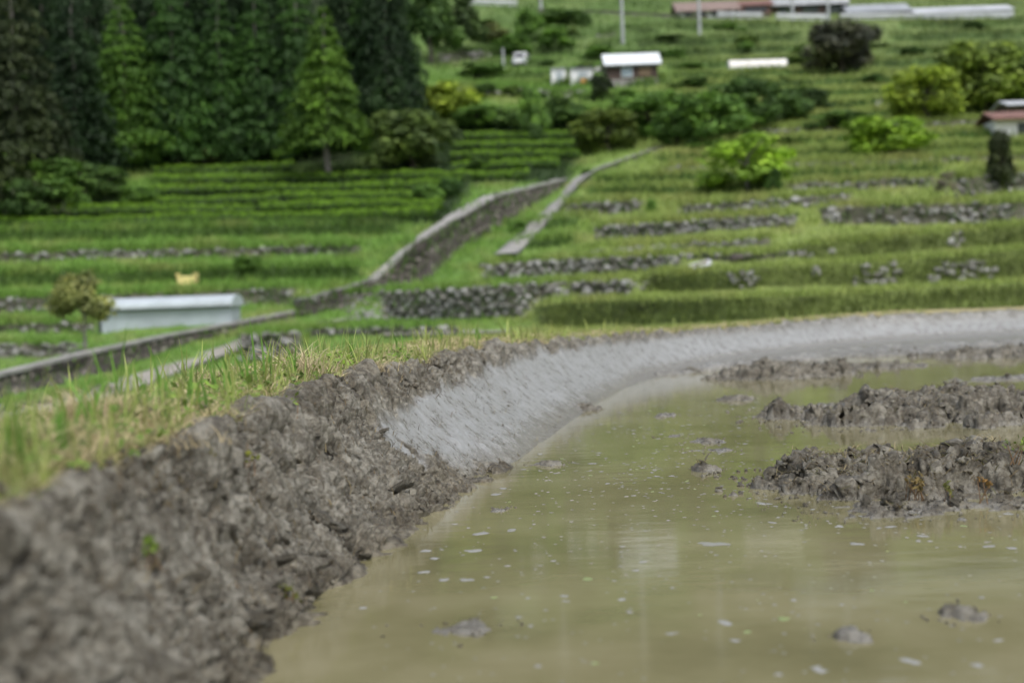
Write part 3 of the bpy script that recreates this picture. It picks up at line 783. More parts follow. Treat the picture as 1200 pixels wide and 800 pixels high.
for k, x in enumerate([-40, 10, 60, 115, 180, 228, 275, 318, 400, 455, 60, 240]):
    y = 165 if k < 10 else 120
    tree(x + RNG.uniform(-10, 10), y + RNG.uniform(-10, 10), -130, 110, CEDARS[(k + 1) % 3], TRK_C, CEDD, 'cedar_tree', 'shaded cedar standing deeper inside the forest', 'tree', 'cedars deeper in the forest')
T = tree
T(62, 246, 182, 100, DENSE[0], TRK_B, MID, 'leafy_bush', 'large mid green bush at the forest corner beside the brownish cedar', 'bush', 'bushes at the forest foot')
T(112, 236, 190, 88, DENSE[1], TRK_B, DK, 'leafy_bush', 'dark rounded bush hugging the ground at the forest foot', 'bush', 'bushes at the forest foot')
T(140, 206, 146, 80, BROAD[0], TRK_B, MID, 'leafy_bush', 'taller light green bush in front of the bright cedar', 'bush', 'bushes at the forest foot')
T(25, 258, 205, 80, DENSE[1], TRK_B, DK, 'leafy_bush', 'shadowy bush under the brownish cedar', 'bush', 'bushes at the forest foot')
T(162, 238, 214, 50, DENSE[0], TRK_B, MID, 'leafy_bush', 'small low bush at the end of the tea rows', 'bush', 'bushes at the forest foot')
T(240, 196, 166, 34, AIRY[0], TRK_B, OLV, 'leafy_bush', 'thin reddish olive sapling at the forest edge', 'bush')
T(60, 60, 8, 120, BROAD[1], TRK_B, (0.15, 0.14, 0.03), 'broadleaf_tree', 'yellowing broadleaf tree high in the dark forest')
T(482, 200, 122, 118, DENSE[0], TRK_B, (0.062, 0.095, 0.024), 'round_tree', 'big dark rounded tree standing alone on the tea terraces')
T(522, 142, 96, 88, DENSE[1], TRK_B, YEL, 'round_tree', 'round yellow green tree behind the big dark rounded tree')
T(442, 110, -5, 95, BROAD[2], TRK_B, DK, 'broadleaf_tree', 'dark broadleaf tree at the top right of the cedars', 'tree', 'dark broadleaf trees above the cedars')
T(505, 75, -30, 85, BROAD[0], TRK_B, DK, 'broadleaf_tree', 'dark broadleaf tree over the pale rail at the hill top', 'tree', 'dark broadleaf trees above the cedars')
T(540, 60, -15, 60, BROAD[1], TRK_B, (0.034, 0.06, 0.018), 'broadleaf_tree', 'dim green tree beside the clearing near the white van', 'tree', 'dark broadleaf trees above the cedars')
T(580, 54, 24, 44, BROAD[1], TRK_B, OLV, 'olive_bush', 'olive round bush above the white van', 'bush')
T(625, 162, 98, 40, BROAD[2], TRK_B, MID, 'slender_tree', 'slender light green tree with a dark foot among tea rows', 'tree')
T(627, 168, 140, 20, DENSE[0], TRK_B, DK, 'dark_shrub', 'small dark shrub at the foot of the slender tree', 'bush')
T(675, 142, 118, 26, DENSE[1], TRK_B, DK, 'dark_shrub', 'small dark shrub below the little white sheds', 'bush')
T(712, 178, 124, 88, DENSE[1], TRK_B, (0.07, 0.10, 0.02), 'mixed_shrub', 'loose olive and green shrub by the top of the footpath', 'bush')
T(762, 162, 102, 92, DENSE[0], TRK_B, MID, 'orchard_tree', 'leafy tree at the left end of the clump above the footpath', 'tree', 'tree clump above the footpath')
T(793, 168, 124, 64, DENSE[1], TRK_B, (0.055, 0.11, 0.022), 'orchard_tree', 'small bright tree in front of the clump above the footpath', 'tree', 'tree clump above the footpath')
T(835, 164, 104, 104, DENSE[0], TRK_B, MID, 'orchard_tree', 'broad green tree in the middle of the clump above the footpath', 'tree', 'tree clump above the footpath')
T(872, 150, 88, 104, DENSE[1], TRK_B, DK, 'orchard_tree', 'darkest tree at the back of the clump above the footpath', 'tree', 'tree clump above the footpath')
T(914, 144, 98, 76, BROAD[1], TRK_B, DK, 'orchard_tree', 'smaller tree at the right end of the clump above the footpath', 'tree', 'tree clump above the footpath')
T(876, 226, 154, 128, BROAD[2], TRK_P, LIME, 'fruit_tree', 'airy yellow green tree with spreading crown above a stone wall')
T(906, 224, 193, 26, DENSE[0], TRK_B, (0.035, 0.075, 0.014), 'dark_shrub', 'neat dark egg shaped shrub beside the airy yellow green tree', 'bush')
T(764, 249, 230, 17, DENSE[1], TRK_B, MID, 'round_shrub', 'tiny round shrub at the end of a short stone wall', 'bush')
T(986, 84, 18, 100, DENSE[0], TRK_B, (0.055, 0.060, 0.040), 'purple_tree', 'big dusky dark round tree below the long white rail')
T(1086, 142, 74, 98, DENSE[1], TRK_B, YEL, 'fruit_tree', 'golden green rounded tree overhanging a dark bank')
T(1154, 132, 42, 122, DENSE[0], TRK_B, (0.12, 0.17, 0.03), 'broadleaf_tree', 'tall loose light green tree above the rust roofed shed')
T(1194, 130, 66, 84, DENSE[1], TRK_B, (0.07, 0.12, 0.025), 'broadleaf_tree', 'dark green tree directly behind the rust roofed shed')
T(1040, 184, 132, 112, DENSE[0], TRK_B, LIME, 'bright_bush', 'low wide bright green bush on a ledge', 'bush')
T(1172, 222, 148, 40, DENSE[1], TRK_B, (0.026, 0.036, 0.012), 'upright_shrub', 'tall dark upright shrub below the rust roofed shed', 'bush')
T(1110, 230, 196, 34, AIRY[1], TRK_P, (0.13, 0.115, 0.10), 'dead_shrub', 'bare grey brown shrub on the mossy stone wall', 'bush')
T(1000, 148, 128, 44, DENSE[1], TRK_B, (0.035, 0.07, 0.015), 'clipped_shrub', 'low dark shrub just left of the bright green bush', 'bush', 'low shrubs on the ledges')
T(950, 130, 104, 60, DENSE[0], TRK_B, (0.05, 0.085, 0.03), 'grey_shrub', 'dull green mounded shrub between the dusky tree and tree clump', 'bush', 'low shrubs on the ledges')
T(1022, 100, 84, 30, DENSE[0], TRK_B, DK, 'dark_shrub', 'dark little shrub under the right side of the dusky tree', 'bush')
T(1068, 66, 54, 34, DENSE[1], TRK_B, DK, 'dark_shrub', 'dark low shrub on the slope right of the dusky tree', 'bush')
T(705, 117, 84, 30, DENSE[0], TRK_B, (0.022, 0.035, 0.014), 'dark_shrub', 'nearly black shrub at the left corner of the white roofed hut', 'bush')
T(650, 58, 28, 46, BROAD[2], TRK_B, MID, 'hill_bush', 'green bush on the slope left of the tall pole', 'bush', 'bushes under the upper road')
T(620, 50, 6, 40, BROAD[0], TRK_B, MID, 'hill_bush', 'green bush touching the upper road', 'bush', 'bushes under the upper road')
T(686, 32, 14, 18, DENSE[0], TRK_B, DK, 'hill_bush', 'small dark bush just under the upper road', 'bush', 'bushes under the upper road')
T(580, 88, 72, 26, DENSE[0], TRK_B, MID, 'hill_bush', 'small bush on the bank in front of the white van', 'bush')
T(100, 412, 306, 92, broadleaf(35, 2400, 14, .032, .4, .50), TRK_P, (0.15, 0.165, 0.055), 'olive_tree', 'thin crooked olive green tree beside the long pale shed')
T(528, 232, 204, 34, DENSE[0], TRK_B, (0.04, 0.085, 0.02), 'tea_shrub', 'overgrown dark shrub at the end of a tea row', 'bush', 'shrubs among the tea')
T(500, 240, 214, 44, DENSE[1], TRK_B, MID, 'tea_shrub', 'wild light shrub breaking through the tea rows', 'bush', 'shrubs among the tea')
T(562, 196, 184, 36, DENSE[1], TRK_B, DK, 'tea_shrub', 'flat dark shrub in a tea row above the pale coping', 'bush', 'shrubs among the tea')
T(606, 276, 252, 28, BROAD[0], TRK_B, MID, 'path_bush', 'weedy green bush in the ditch beside the footpath', 'bush')
T(293, 314, 296, 42, DENSE[0], TRK_B, MID, 'bank_bush', 'dark green bush bulging from the bank above the yellow crate', 'bush')
T(690, 204, 196, 20, DENSE[0], TRK_B, MID, 'path_bush', 'little bush where the footpath bends', 'bush')
T(425, 120, 60, 60, BROAD[1], TRK_B, CED, 'broadleaf_tree', 'green tree filling the gap beside the last cedars', 'tree')
for k, (x, y, tp_, wd, lb) in enumerate([(560, 148, 120, 62, 'soft green bush between the yellow green tree and the tea rows'), (592, 150, 126, 56, 'rounded green bush left of the slender tree'), (664, 150, 122, 64, 'broad soft bush between the slender tree and the tree clump'), (735, 128, 104, 60, 'green bush above the tree clump below the white roofed hut'), (980, 152, 126, 70, 'soft green bush joining the tree clump to the bright bush'), (930, 124, 100, 60, 'pale green bush under the dusky tree'), (600, 66, 40, 60, 'green bush covering the bank above the white van'), (560, 92, 70, 56, 'bush on the slope below the white van'), (1110, 92, 72, 70, 'pale green bush behind the golden green tree'), (700, 70, 52, 46, 'bush on the bank left of the tall pole foot'), (655, 30, 8, 60, 'wide bush under the pale upper road')]):
    T(x, y, tp_, wd, (DENSE + BROAD)[k % 5], TRK_B, [MID, (0.085, 0.15, 0.04), (0.065, 0.12, 0.03)][k % 3], 'hill_shrub', lb, 'bush', 'soft bushes on the mid hill')
for k, (x, y, tp_, wd) in enumerate([(555, 150, 136, 40), (590, 140, 124, 44), (655, 128, 112, 40), (740, 130, 112, 40), (600, 112, 100, 34), (815, 100, 90, 36), (940, 60, 52, 26), (1120, 100, 88, 40), (780, 68, 58, 30), (850, 36, 26, 34)] + [(RNG.uniform(545, 1195), yy, yy - RNG.uniform(6, 14), RNG.uniform(16, 44)) for yy in np.linspace(32, 175, 42)]):
    T(x, y, tp_, wd, (DENSE + BROAD)[k % 5], TRK_B, [MID, (0.09, 0.14, 0.035), DK][k % 3], 'low_shrub', 'low weedy shrub on the upper terraces', 'bush', 'weedy shrubs on the upper terraces')

# far wood on the mountain above the frame (reflected in the water)
def far_wood():
    r = np.random.default_rng(41); n = 3000
    x = r.uniform(-300, 1500, n); y = -22 - 98 * r.uniform(0, 1, n)
    left = x < 480
    p = TP(x, y) + np.array([0, 0, 2.0]) + r.normal(size=(n, 3)) * np.array([2, 2, 2.0])
    me = leaf_mesh('far_wood', p, 2.2 * np.ones(n), 42)
    link('far_wood', me, None, kind='stuff', label='unbroken dark forest covering the mountain above the terraces', cat='forest', color=(0.03, 0.05, 0.02))
far_wood()

# ------------------------------------------------------------------ tea hedges
def tea_hedge(xa, xb, ya, yb, seed):
    n = 26; xs = np.linspace(xa, xb, n); ys = np.linspace(ya, yb, n) + 1.2 * np.sin(xs * 0.02 + seed)
    A = TP(xs, ys); base = Vector(A[n // 2]); bv = np.array(base)
    L = np.linalg.norm(np.diff(A, axis=0), axis=1).sum()
    r = np.random.default_rng(seed)
    m = int(min(9000, L * 230)); t = r.uniform(0, 1, m); q = np.stack([np.interp(t, np.linspace(0, 1, n), A[:, k]) for k in range(3)], -1)
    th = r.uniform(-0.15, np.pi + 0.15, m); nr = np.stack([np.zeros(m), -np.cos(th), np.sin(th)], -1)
    wob = 1 + 0.22 * fbm(np.stack([q[:, 0] * 0.7, q[:, 1] * 0.7, q[:, 0] * 0 + seed], -1), 3)
    gap = 0.0 + fbm(np.stack([q[:, 0] * 0.45, q[:, 0] * 0, q[:, 0] * 0 + seed * 2.2], -1), 2) < -0.75
    c = q + nr * np.array([0, .68, .50]) * wob[:, None] + np.array([0, 0, 0.02])
    c, nr, th = c[~gap], nr[~gap], th[~gap]
    me = leaf_mesh('foliage', c - bv, 0.075 * np.ones(len(c)), seed + 5, nr, 1.0, -.25 + 0.62 * np.clip(np.sin(th), 0, 1))  # lighter new leaves on top; side shade also painted into the leaf tone
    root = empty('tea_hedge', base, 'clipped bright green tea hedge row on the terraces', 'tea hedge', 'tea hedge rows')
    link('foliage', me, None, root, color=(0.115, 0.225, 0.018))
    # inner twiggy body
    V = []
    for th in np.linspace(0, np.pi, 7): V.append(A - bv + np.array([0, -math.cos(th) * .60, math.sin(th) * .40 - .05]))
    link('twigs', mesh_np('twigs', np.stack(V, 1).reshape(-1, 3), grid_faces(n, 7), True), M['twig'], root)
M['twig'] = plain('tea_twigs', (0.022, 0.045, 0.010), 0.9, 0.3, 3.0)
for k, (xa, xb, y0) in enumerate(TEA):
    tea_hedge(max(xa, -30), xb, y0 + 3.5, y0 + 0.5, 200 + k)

# ================================================================== BUILDINGS AND SMALL THINGS ON THE HILL
def at(x, y, dz=0.0):
    p = TP(x, y); return Vector((p[0], p[1], p[2] + dz)), float(terr_d(x, y)) / FPX

# long pale shed by the lane
_d = float(terr_d(201, 392)) + 4.5; b = Vector(P(194, 387, _d)); px = _d / FPX; Ls = 152 * px; Hs = 27 * px
s = empty('long_shed', b, 'long low pale metal shed with a rounded white roof beside the lane', 'shed', rz=rad(1.5))
MB().box((0, 1.3, Hs / 2 - 0.35), (Ls, 2.4, Hs + 0.7)).build('wall', M['pale_wall'], s)
prof = [(-0.16, Hs - .02), (-0.14, Hs + .14), (0.04, Hs + .26), (0.6, Hs + .38), (1.3, Hs + .43), (2.0, Hs + .38), (2.6, Hs + .24), (2.65, Hs - .02)]
rf = MB().prism(prof, -Ls / 2 - .12, Ls / 2 + .12).build('roof', M['shed_roof'], s)
MB().box((0, 0.06, Hs - 0.05), (Ls + .1, 0.10, 0.07)).build('eave_trim', M['dark_trim'], rf)
MB().box((-Ls / 2 - .02, 0.6, Hs / 2 - .35), (0.12, 1.2, Hs + .6)).build('side_door', M['dark_trim'], s)
for k in range(1, 8):
    MB().box((-Ls / 2 + k * Ls / 8, 0.09, Hs / 2 - .35), (0.03, 0.03, Hs + .58)).build('seam', M['pale_wall'], s)
# yellow crate
b, px = at(220, 334); wq = 24 * px
s = empty('plastic_crate', b, 'yellow plastic crate with raised ends on the terrace above the shed', 'crate')
MB().box((0, 0, .08), (wq, .5, .10)).box((0, -.24, .26), (wq, .04, .40)).box((0, .24, .26), (wq, .04, .40)).build('box', M['yellow'], s)
for sx in (-1, 1): MB().box((sx * (wq / 2 - .03), 0, .30), (.06, .52, .52)).box((sx * (wq / 2 - .08), 0, .575), (.2, .4, .05)).build('end_panel', M['yellow'], s)
# white board and dark rock on the right bank
b, px = at(821, 316)
s = link('white_board', None, None, None, 'white board lying tilted on the grass bank beside a dark rock', 'board', loc=b)
MB().box((0, 0, .14), (.66, .34, .04), (rad(32), rad(-13), 0)).build('panel', M['rail'], s, bevel=.01)
MB().box((0, .02, .10), (.5, .05, .22), (0, rad(-16), 0)).build('batten', M['brown_board'], s)
b, px = at(863, 308)
ro = link('dark_rock', STONES[3].copy(), None, None, 'dark squat rock near the white board on the bank', 'rock', loc=b + Vector((0, 0, .12)))
ro.scale = (.5, .4, .38); ro.data.materials.clear(); ro.data.materials.append(M['wallrock'])

# white roofed hut
def gable(name, label, x, y, wpx, hpx, depth, roofmat, wallmat, pitch=0.42, over=0.35, plinth=None, cat='hut', group=None):
    b, px = at(x, y); W = wpx * px; H = hpx * px
    s = empty(name, b, label, cat, group)
    MB().box((0, depth / 2, H / 2 - .3), (W, depth, H + .6)).build('wall', wallmat, s)
    rise = pitch * depth / 2; y0, y1 = -over, depth + over; ze = H - pitch * over
    prof = [(y0, ze), (y0, ze + .10), (depth / 2, H + rise + .10), (y1, ze + .10), (y1, ze), (depth / 2, H + rise)]
    rf = MB().prism(prof, -W / 2 - over, W / 2 + over).build('roof', roofmat, s)
    for sx in (-1, 1):
        g = MB()
        v = [g.bm.verts.new((sx * (W / 2 - .02), yy, zz)) for yy, zz in ((0.02, H - .01), (depth - .02, H - .01), (depth / 2, H + rise - .02))]
        g.bm.faces.new(v)
        g.build('gable_end', wallmat, s)
    return s, W, H, px, rf
s, W, H, px, rf = gable('hut', 'dark timber hut with a bright white metal roof', 742, 97, 58, 23, 4.2, M['white_metal'], M['dark_wood'], 0.55, 0.4)
MB().box((0, 0.0, -.05), (W + .06, .16, 0.8)).build('plinth', M['concrete'], s)
MB().box((0, -.40, H - .30), (W + .7, .05, .16)).build('fascia', M['dark_trim'], rf)
for k in range(1, 6): MB().box((-W / 2 + k * W / 6, -.02, H / 2 + .2), (.05, .05, H - .5)).build('post', M['dark_wood'], s)
wv = MB().box((-.55, -.04, H * .56), (1.05, .08, 1.0)).build('window', M['white_paint'], s)
for q in (-1, 1): MB().box((-.55 + q * .25, -.09, H * .56), (.44, .03, .86)).build('pane', M['glass'], wv)
MB().box((1.15, -.05, H * .58), (1.15, .08, .95)).build('shutter', M['brown_board'], s)
# two little white sheds
def white_shed(x, y, wpx, hpx, label, patch):
    b, px = at(x, y); W = wpx * px; H = hpx * px
    s = empty('white_shed', b, label, 'shed', 'little white sheds')
    MB().box((0, .6, H / 2 - .3), (W, 1.2, H + .6)).build('wall', M['white_paint'], s)
    MB().prism([(-.15, H), (-.15, H + .08), (1.35, H + .34), (1.35, H + .26)], -W / 2 - .1, W / 2 + .1).build('roof', M['grey_roof'], s)
    MB().box((W * .05, -.02, H * .42), (W * .42, .05, H * .78)).build('door', M['pale_wall'], s)
    if patch: MB().box((W * .08, -.10, .25), (.55, .12, .45)).build('cloth', M['orange'], s)
white_shed(655, 98, 17, 17, 'narrow little white shed left of its wider twin', False)
white_shed(682, 98, 26, 17, 'wider little white shed with an orange patch low on its front', True)
# white van seen end on
b, px = at(608, 79); 
s = empty('parked_van', b + Vector((0, 0, .02)), 'small white van parked on the terrace by a dark bank', 'van', rz=rad(-12))
MB().box((0, 1.6, .62), (1.42, 3.1, .74)).build('body', M['white_paint'], s, bevel=.08)
MB().prism([(.25, .98), (.75, 1.62), (1.0, 1.72), (3.0, 1.72), (3.12, .98)], -.66, .66).build('cabin', M['white_paint'], s, bevel=.05)
MB().box((0, .44, 1.30), (1.12, .04, .56), (rad(-38), 0, 0)).build('windscreen', M['dark_glass'], s)
for sx in (-1, 1):
    MB().box((sx * .665, 1.8, 1.36), (.02, 2.0, .42)).build('side_window', M['dark_glass'], s)
    MB().box((sx * .52, .045, .72), (.26, .05, .17)).build('headlight', M['glass'], s)
    for yy in (.62, 2.6):
        wl = MB().cyl((sx * .52, yy, .27), (sx * .70, yy, .27), .27, n=16).build('wheel', M['tyre'], s)
        MB().cyl((sx * .695, yy, .27), (sx * .715, yy, .27), .16, n=12).build('rim', M['pole'], wl)
MB().box((0, .02, .36), (1.4, .10, .18)).build('bumper', M['dark_trim'], s)
# post beside the van
b, px = at(590, 80); s = empty('marker_post', b, 'pale blue grey post standing beside the white van', 'post')
MB().cyl((0, 0, -.2), (0, 0, 2.0), .14, .12).build('shaft', M['pole'], s); MB().cyl((0, 0, 2.0), (0, 0, 2.08), .17).build('cap', M['pole'], s)
# utility poles
def pole(x, y, H, label):
    b, px = at(x, y); s = empty('utility_pole', b, label, 'utility pole', 'utility poles')
    MB().cyl((0, 0, -.4), (0, 0, H), .20, .14, 12).build('shaft', M['pole'], s)
    for z in (H - .5, H - 1.3):
        a = MB().box((0, 0, z), (1.8, .10, .12)).build('crossarm', M['pole'], s)
        for q in (-.8, -.3, .3, .8): MB().cyl((q, 0, z + .06), (q, 0, z + .28), .06, .04, 8).build('insulator', M['white_paint'], a)
pole(730, 52, 11, 'tall concrete pole rising behind the white roofed hut')
pole(820, 42, 10, 'tall concrete pole in front of the brown roofed farmhouse')
pole(929, 24, 8, 'pole at the left end of the grey curved roof barn')
pole(971, 26, 8, 'pole between the grey barn and the dusky tree')
pole(634, 14, 8, 'distant pole at the left start of the upper road')
# white vinyl tunnel
b, px = at(889, 80); Lv = 68 * px
s = empty('vinyl_tunnel', b, 'long low white vinyl tunnel on a grassy terrace', 'greenhouse', rz=rad(2))
pr = [(-.7 * math.cos(a), .95 * math.sin(a)) for a in np.linspace(0, math.pi, 12)]
MB().prism([(y_ + .7, z_) for y_, z_ in pr], -Lv / 2, Lv / 2).build('sheet', M['vinyl'], s)
for k in range(7):
    xx = -Lv / 2 + k * Lv / 6
    MB().prism([(1.03 * y_ + .7, 1.03 * z_ + .005) for y_, z_ in pr], xx - .03, xx + .03).build('hoop', M['pole'], s)
MB().box((0, -.03, .06), (Lv + .1, .08, .12)).build('skirt', M['pale_wall'], s)
# farm houses at the top
s, W, H, px, rf = gable('farmhouse', 'farmhouse with a long pinkish brown roof beside the upper road', 830, 22, 64, 11, 6, M['brown_roof'], M['white_paint'], 0.5, 0.7, cat='house', group='houses at the hill top')
for k in range(4): 
    wv = MB().box((-W * .36 + k * W * .24, -.04, H * .5), (W * .13, .10, H * .5)).build('window', M['dark_trim'], s); MB().box((-W * .36 + k * W * .24, -.1, H * .5), (W * .10, .04, H * .38)).build('pane', M['dark_glass'], wv)
s, W, H, px, rf = gable('red_house', 'reddish brown house wedged between farmhouse and grey barn', 886, 20, 36, 14, 5, M['rust_roof'], M['red_wall'], 0.4, 0.4, cat='house', group='houses at the hill top')
MB().box((0, -.04, H * .6), (W * .7, .1, H * .35)).build('window_band', M['dark_glass'], s); MB().box((0, -.06, H * .15), (W * .96, .08, H * .18)).build('lower_boards', M['dark_wood'], s)
b, px = at(950, 18); Wb = 84 * px
s = empty('grey_barn', b, 'grey barn with a bowed metal roof near the long white rail', 'barn', 'houses at the hill top')
MB().box((0, 3, .6), (Wb, 5.5, 2.2)).build('wall', M['dark_wood'], s)
arc = [(-3.4 * math.cos(a), .9 + 1.5 * math.sin(a)) for a in np.linspace(0, math.pi, 11)]
MB().prism([(y_ + 3, z_ + .4) for y_, z_ in arc], -Wb / 2 - .4, Wb / 2 + .4).build('roof', M['grey_roof'], s)
for k in range(3): MB().box((-Wb * .33 + k * Wb * .33, .2, .7), (Wb * .22, .14, 1.3)).build('doorway', M['dark_trim'], s)
s, W, H, px, rf = gable('low_greenhouse', 'long low pale roofed building at the far right of the hill top', 1130, 20, 112, 7, 5, M['dull_roof'], M['pale_wall'], 0.38, 0.3, cat='building', group='houses at the hill top')
for k in range(9): MB().box((-W / 2 + (k + .5) * W / 9, -.03, H * .45), (W / 9 - .5, .08, H * .5)).build('window', M['glass'], s)
s, W, H, px, rf = gable('grey_shed', 'grey roofed shed between the barn and the long low building', 1030, 20, 70, 7, 5, M['grey_roof'], M['dark_wood'], 0.5, 0.4, cat='building', group='houses at the hill top')
MB().box((0, -.04, H * .4), (W * .5, .1, H * .7)).build('doorway', M['dark_trim'], s)
# guard rails along the top
def rail(xa, ya, xb, yb, label):
    A, px = at(xa, ya); B, _ = at(xb, yb); d = B - A; L = d.length
    s = empty('guard_rail', A, label, 'guard rail', 'white guard rails along the top')
    s.rotation_euler = (0, -math.asin(d.z / L), math.atan2(d.y, d.x))
    MB().box((L / 2, 0, .75), (L, .08, .42)).build('beam', M['rail'], s)
    MB().box((L / 2, .05, .30), (L, .06, .14)).build('lower_beam', M['rail'], s)
    for k in range(int(L / 2) + 1): MB().cyl((min(L, k * 2.0 + .02), .1, -.4), (min(L, k * 2.0 + .02), .1, 1.0), .07, n=8).build('post', M['pole'], s)
rail(840, 23, 893, 24, 'white guard rail in front of the farmhouse')
rail(910, 25, 972, 26, 'white guard rail in front of the grey barn')
rail(985, 25, 1188, 23, 'longest white guard rail running off beyond the dusky tree')
rail(545, 7, 606, 9, 'pale rail at the hill top above the clearing')
# rust roofed shed at the right edge
b, px = at(1188, 162); W = 44 * px; H = 22 * px
s = empty('rust_roof_shed', b, 'small white walled shed with a rusty red roof beside dark trees', 'shed')
MB().box((-.1, 1.2, H / 2 - .3), (W * .86, 2.2, H + .6)).build('wall', M['white_paint'], s)
MB().prism([(-.5, H - .05), (-.5, H + .08), (1.2, H + .62), (2.8, H + .08), (2.8, H - .05), (1.2, H + .49)], -W / 2 - .3, W / 2 + .3).build('roof', M['rust_roof'], s)
MB().box((W * .26, .08, H * .38), (W * .26, .1, H * .82)).build('doorway', M['dark_trim'], s)
b, px = at(1206, 150)
s = empty('pale_roof_shed', b + Vector((0, 1.5, 0)), 'shed with a pale grey roof peeping over the rusty red roof', 'shed')
MB().box((0, 1.2, .6), (1.6, 2.2, 2.2)).build('wall', M['dark_wood'], s)
MB().prism([(-.4, 1.6), (-.4, 1.7), (1.2, 2.1), (2.8, 1.7), (2.8, 1.6), (1.2, 2.0)], -1.0, 1.0).build('roof', M['dull_roof'], s)

# ================================================================== THE BUND
CK = np.array([(-.62, -1.5, .38), (-.63, .5, .38), (-.63, 1.76, .38), (-.65, 2.29, .38), (-.62, 2.75, .385), (-.60, 3.5, .39), (-.56, 4.3, .40), (-.51, 5.0, .41), (-.39, 5.7, .395), (-.216, 7.2, .40), (.25, 9.6, .37),
               (.885, 12, .335), (1.67, 13.9, .315), (2.88, 16, .315), (4.32, 18, .33), (5.67, 18.9, .33), (6.84, 19.2, .32), (12, 19.2, .32), (20, 18.2, .32)])
WK = np.array([(-.40, -1.5), (-.43, .5), (-.45, 1.9), (-.46, 2.5), (-.43, 2.95), (-.33, 3.7), (-.15, 4.7), (-.05, 5.3), (.06, 5.9), (.30, 7.4), (.65, 9.4), (1.15, 11.2), (1.9, 12.3), (2.6, 13.0), (3.6, 14.0), (5.0, 14.2), (6.5, 14.2), (12, 14), (20, 13)])
def catmull(K, t):
    n = len(K); i = np.clip(np.floor(t).astype(int), 0, n - 2); f = (t - i)[:, None]
    g = lambda j: K[np.clip(j, 0, n - 1)]
    p0, p1, p2, p3 = g(i - 1), g(i), g(i + 1), g(i + 2)
    return 0.5 * (2 * p1 + (p2 - p0) * f + (2 * p0 - 5 * p1 + 4 * p2 - p3) * f ** 2 + (3 * p1 - p0 - 3 * p2 + p3) * f ** 3)
def bund_param():
    tt = np.linspace(0, len(CK) - 1, 6000); C = catmull(CK, tt)
    s = np.concatenate([[0], np.cumsum(np.linalg.norm(np.diff(C[:, :2], axis=0), axis=1))])
    d = np.maximum(1.6, np.hypot(C[:, 0], C[:, 1]))
    step = np.where(C[:, 1] < 1.0, 0.03, d * 0.0014)
    step = np.where(C[:, 0] > 7.5, 0.25, step)
    cnt = np.concatenate([[0], np.cumsum(np.diff(s) / step[1:])])
    return np.interp(np.arange(0, cnt[-1]), cnt, tt)
BT = bund_param()
def bund_frame(t):
    C = catmull(CK, t); Wt = catmull(WK, t)
    v = Wt - C[:, :2]; L = np.linalg.norm(v, axis=1)
    return C, v / L[:, None], L
def bund_point(t, q):
    """q<0: metres outward from the crest; 0..1: crest to waterline; >1: metres*1 beyond under water"""
    C, n, L = bund_frame(t)
    out = np.minimum(q, 0); ins = np.clip(q, 0, 1); und = np.maximum(q - 1, 0)
    r = out + ins * L + und
    xy = C[:, :2] + n * r[:, None]
    Ls = np.minimum(L, 0.50)
    x = np.clip(ins * L / Ls, 0, 1)
    face = (1 - x) ** 1.15 * (1 - 0.15 * np.sin(x * np.pi)) if True else 0
    zc = C[:, 2] - 0.022
    z = (zc - 0.035) * face + 0.035 * (1 - ins) - und * 0.5
    o = -out
    top = zc + 0.050 * smooth(0.0, .16, o) - 0.06 * np.clip(o - .2, 0, .7)
    drop = np.maximum(0, o - 0.68)
    z = np.where(q < 0, top - drop * 0.95 - 0.1 * smooth(.6, .8, o), z)
    return np.concatenate([xy, z[:, None]], -1), L
def plaster_mask(X, Y, q, p3):
    n = fbm(p3 * np.array([3.0, 3.0, 3.0]), 4) * 0.35 + 0.22 * fbm(p3 * 14, 3)
    along = smooth(0.0, 0.30, Y - (3.95 + 1.15 * np.clip(q, 0, 1.1)) + n * 0.7)
    band = np.interp(Y, [4.0, 5.5, 7, 10, 14, 18], [.24, .20, .15, .10, .02, .006])
    across = smooth(-0.04, 0.05, q - band + n * np.where(Y < 11, .16, .015))
    return along * across
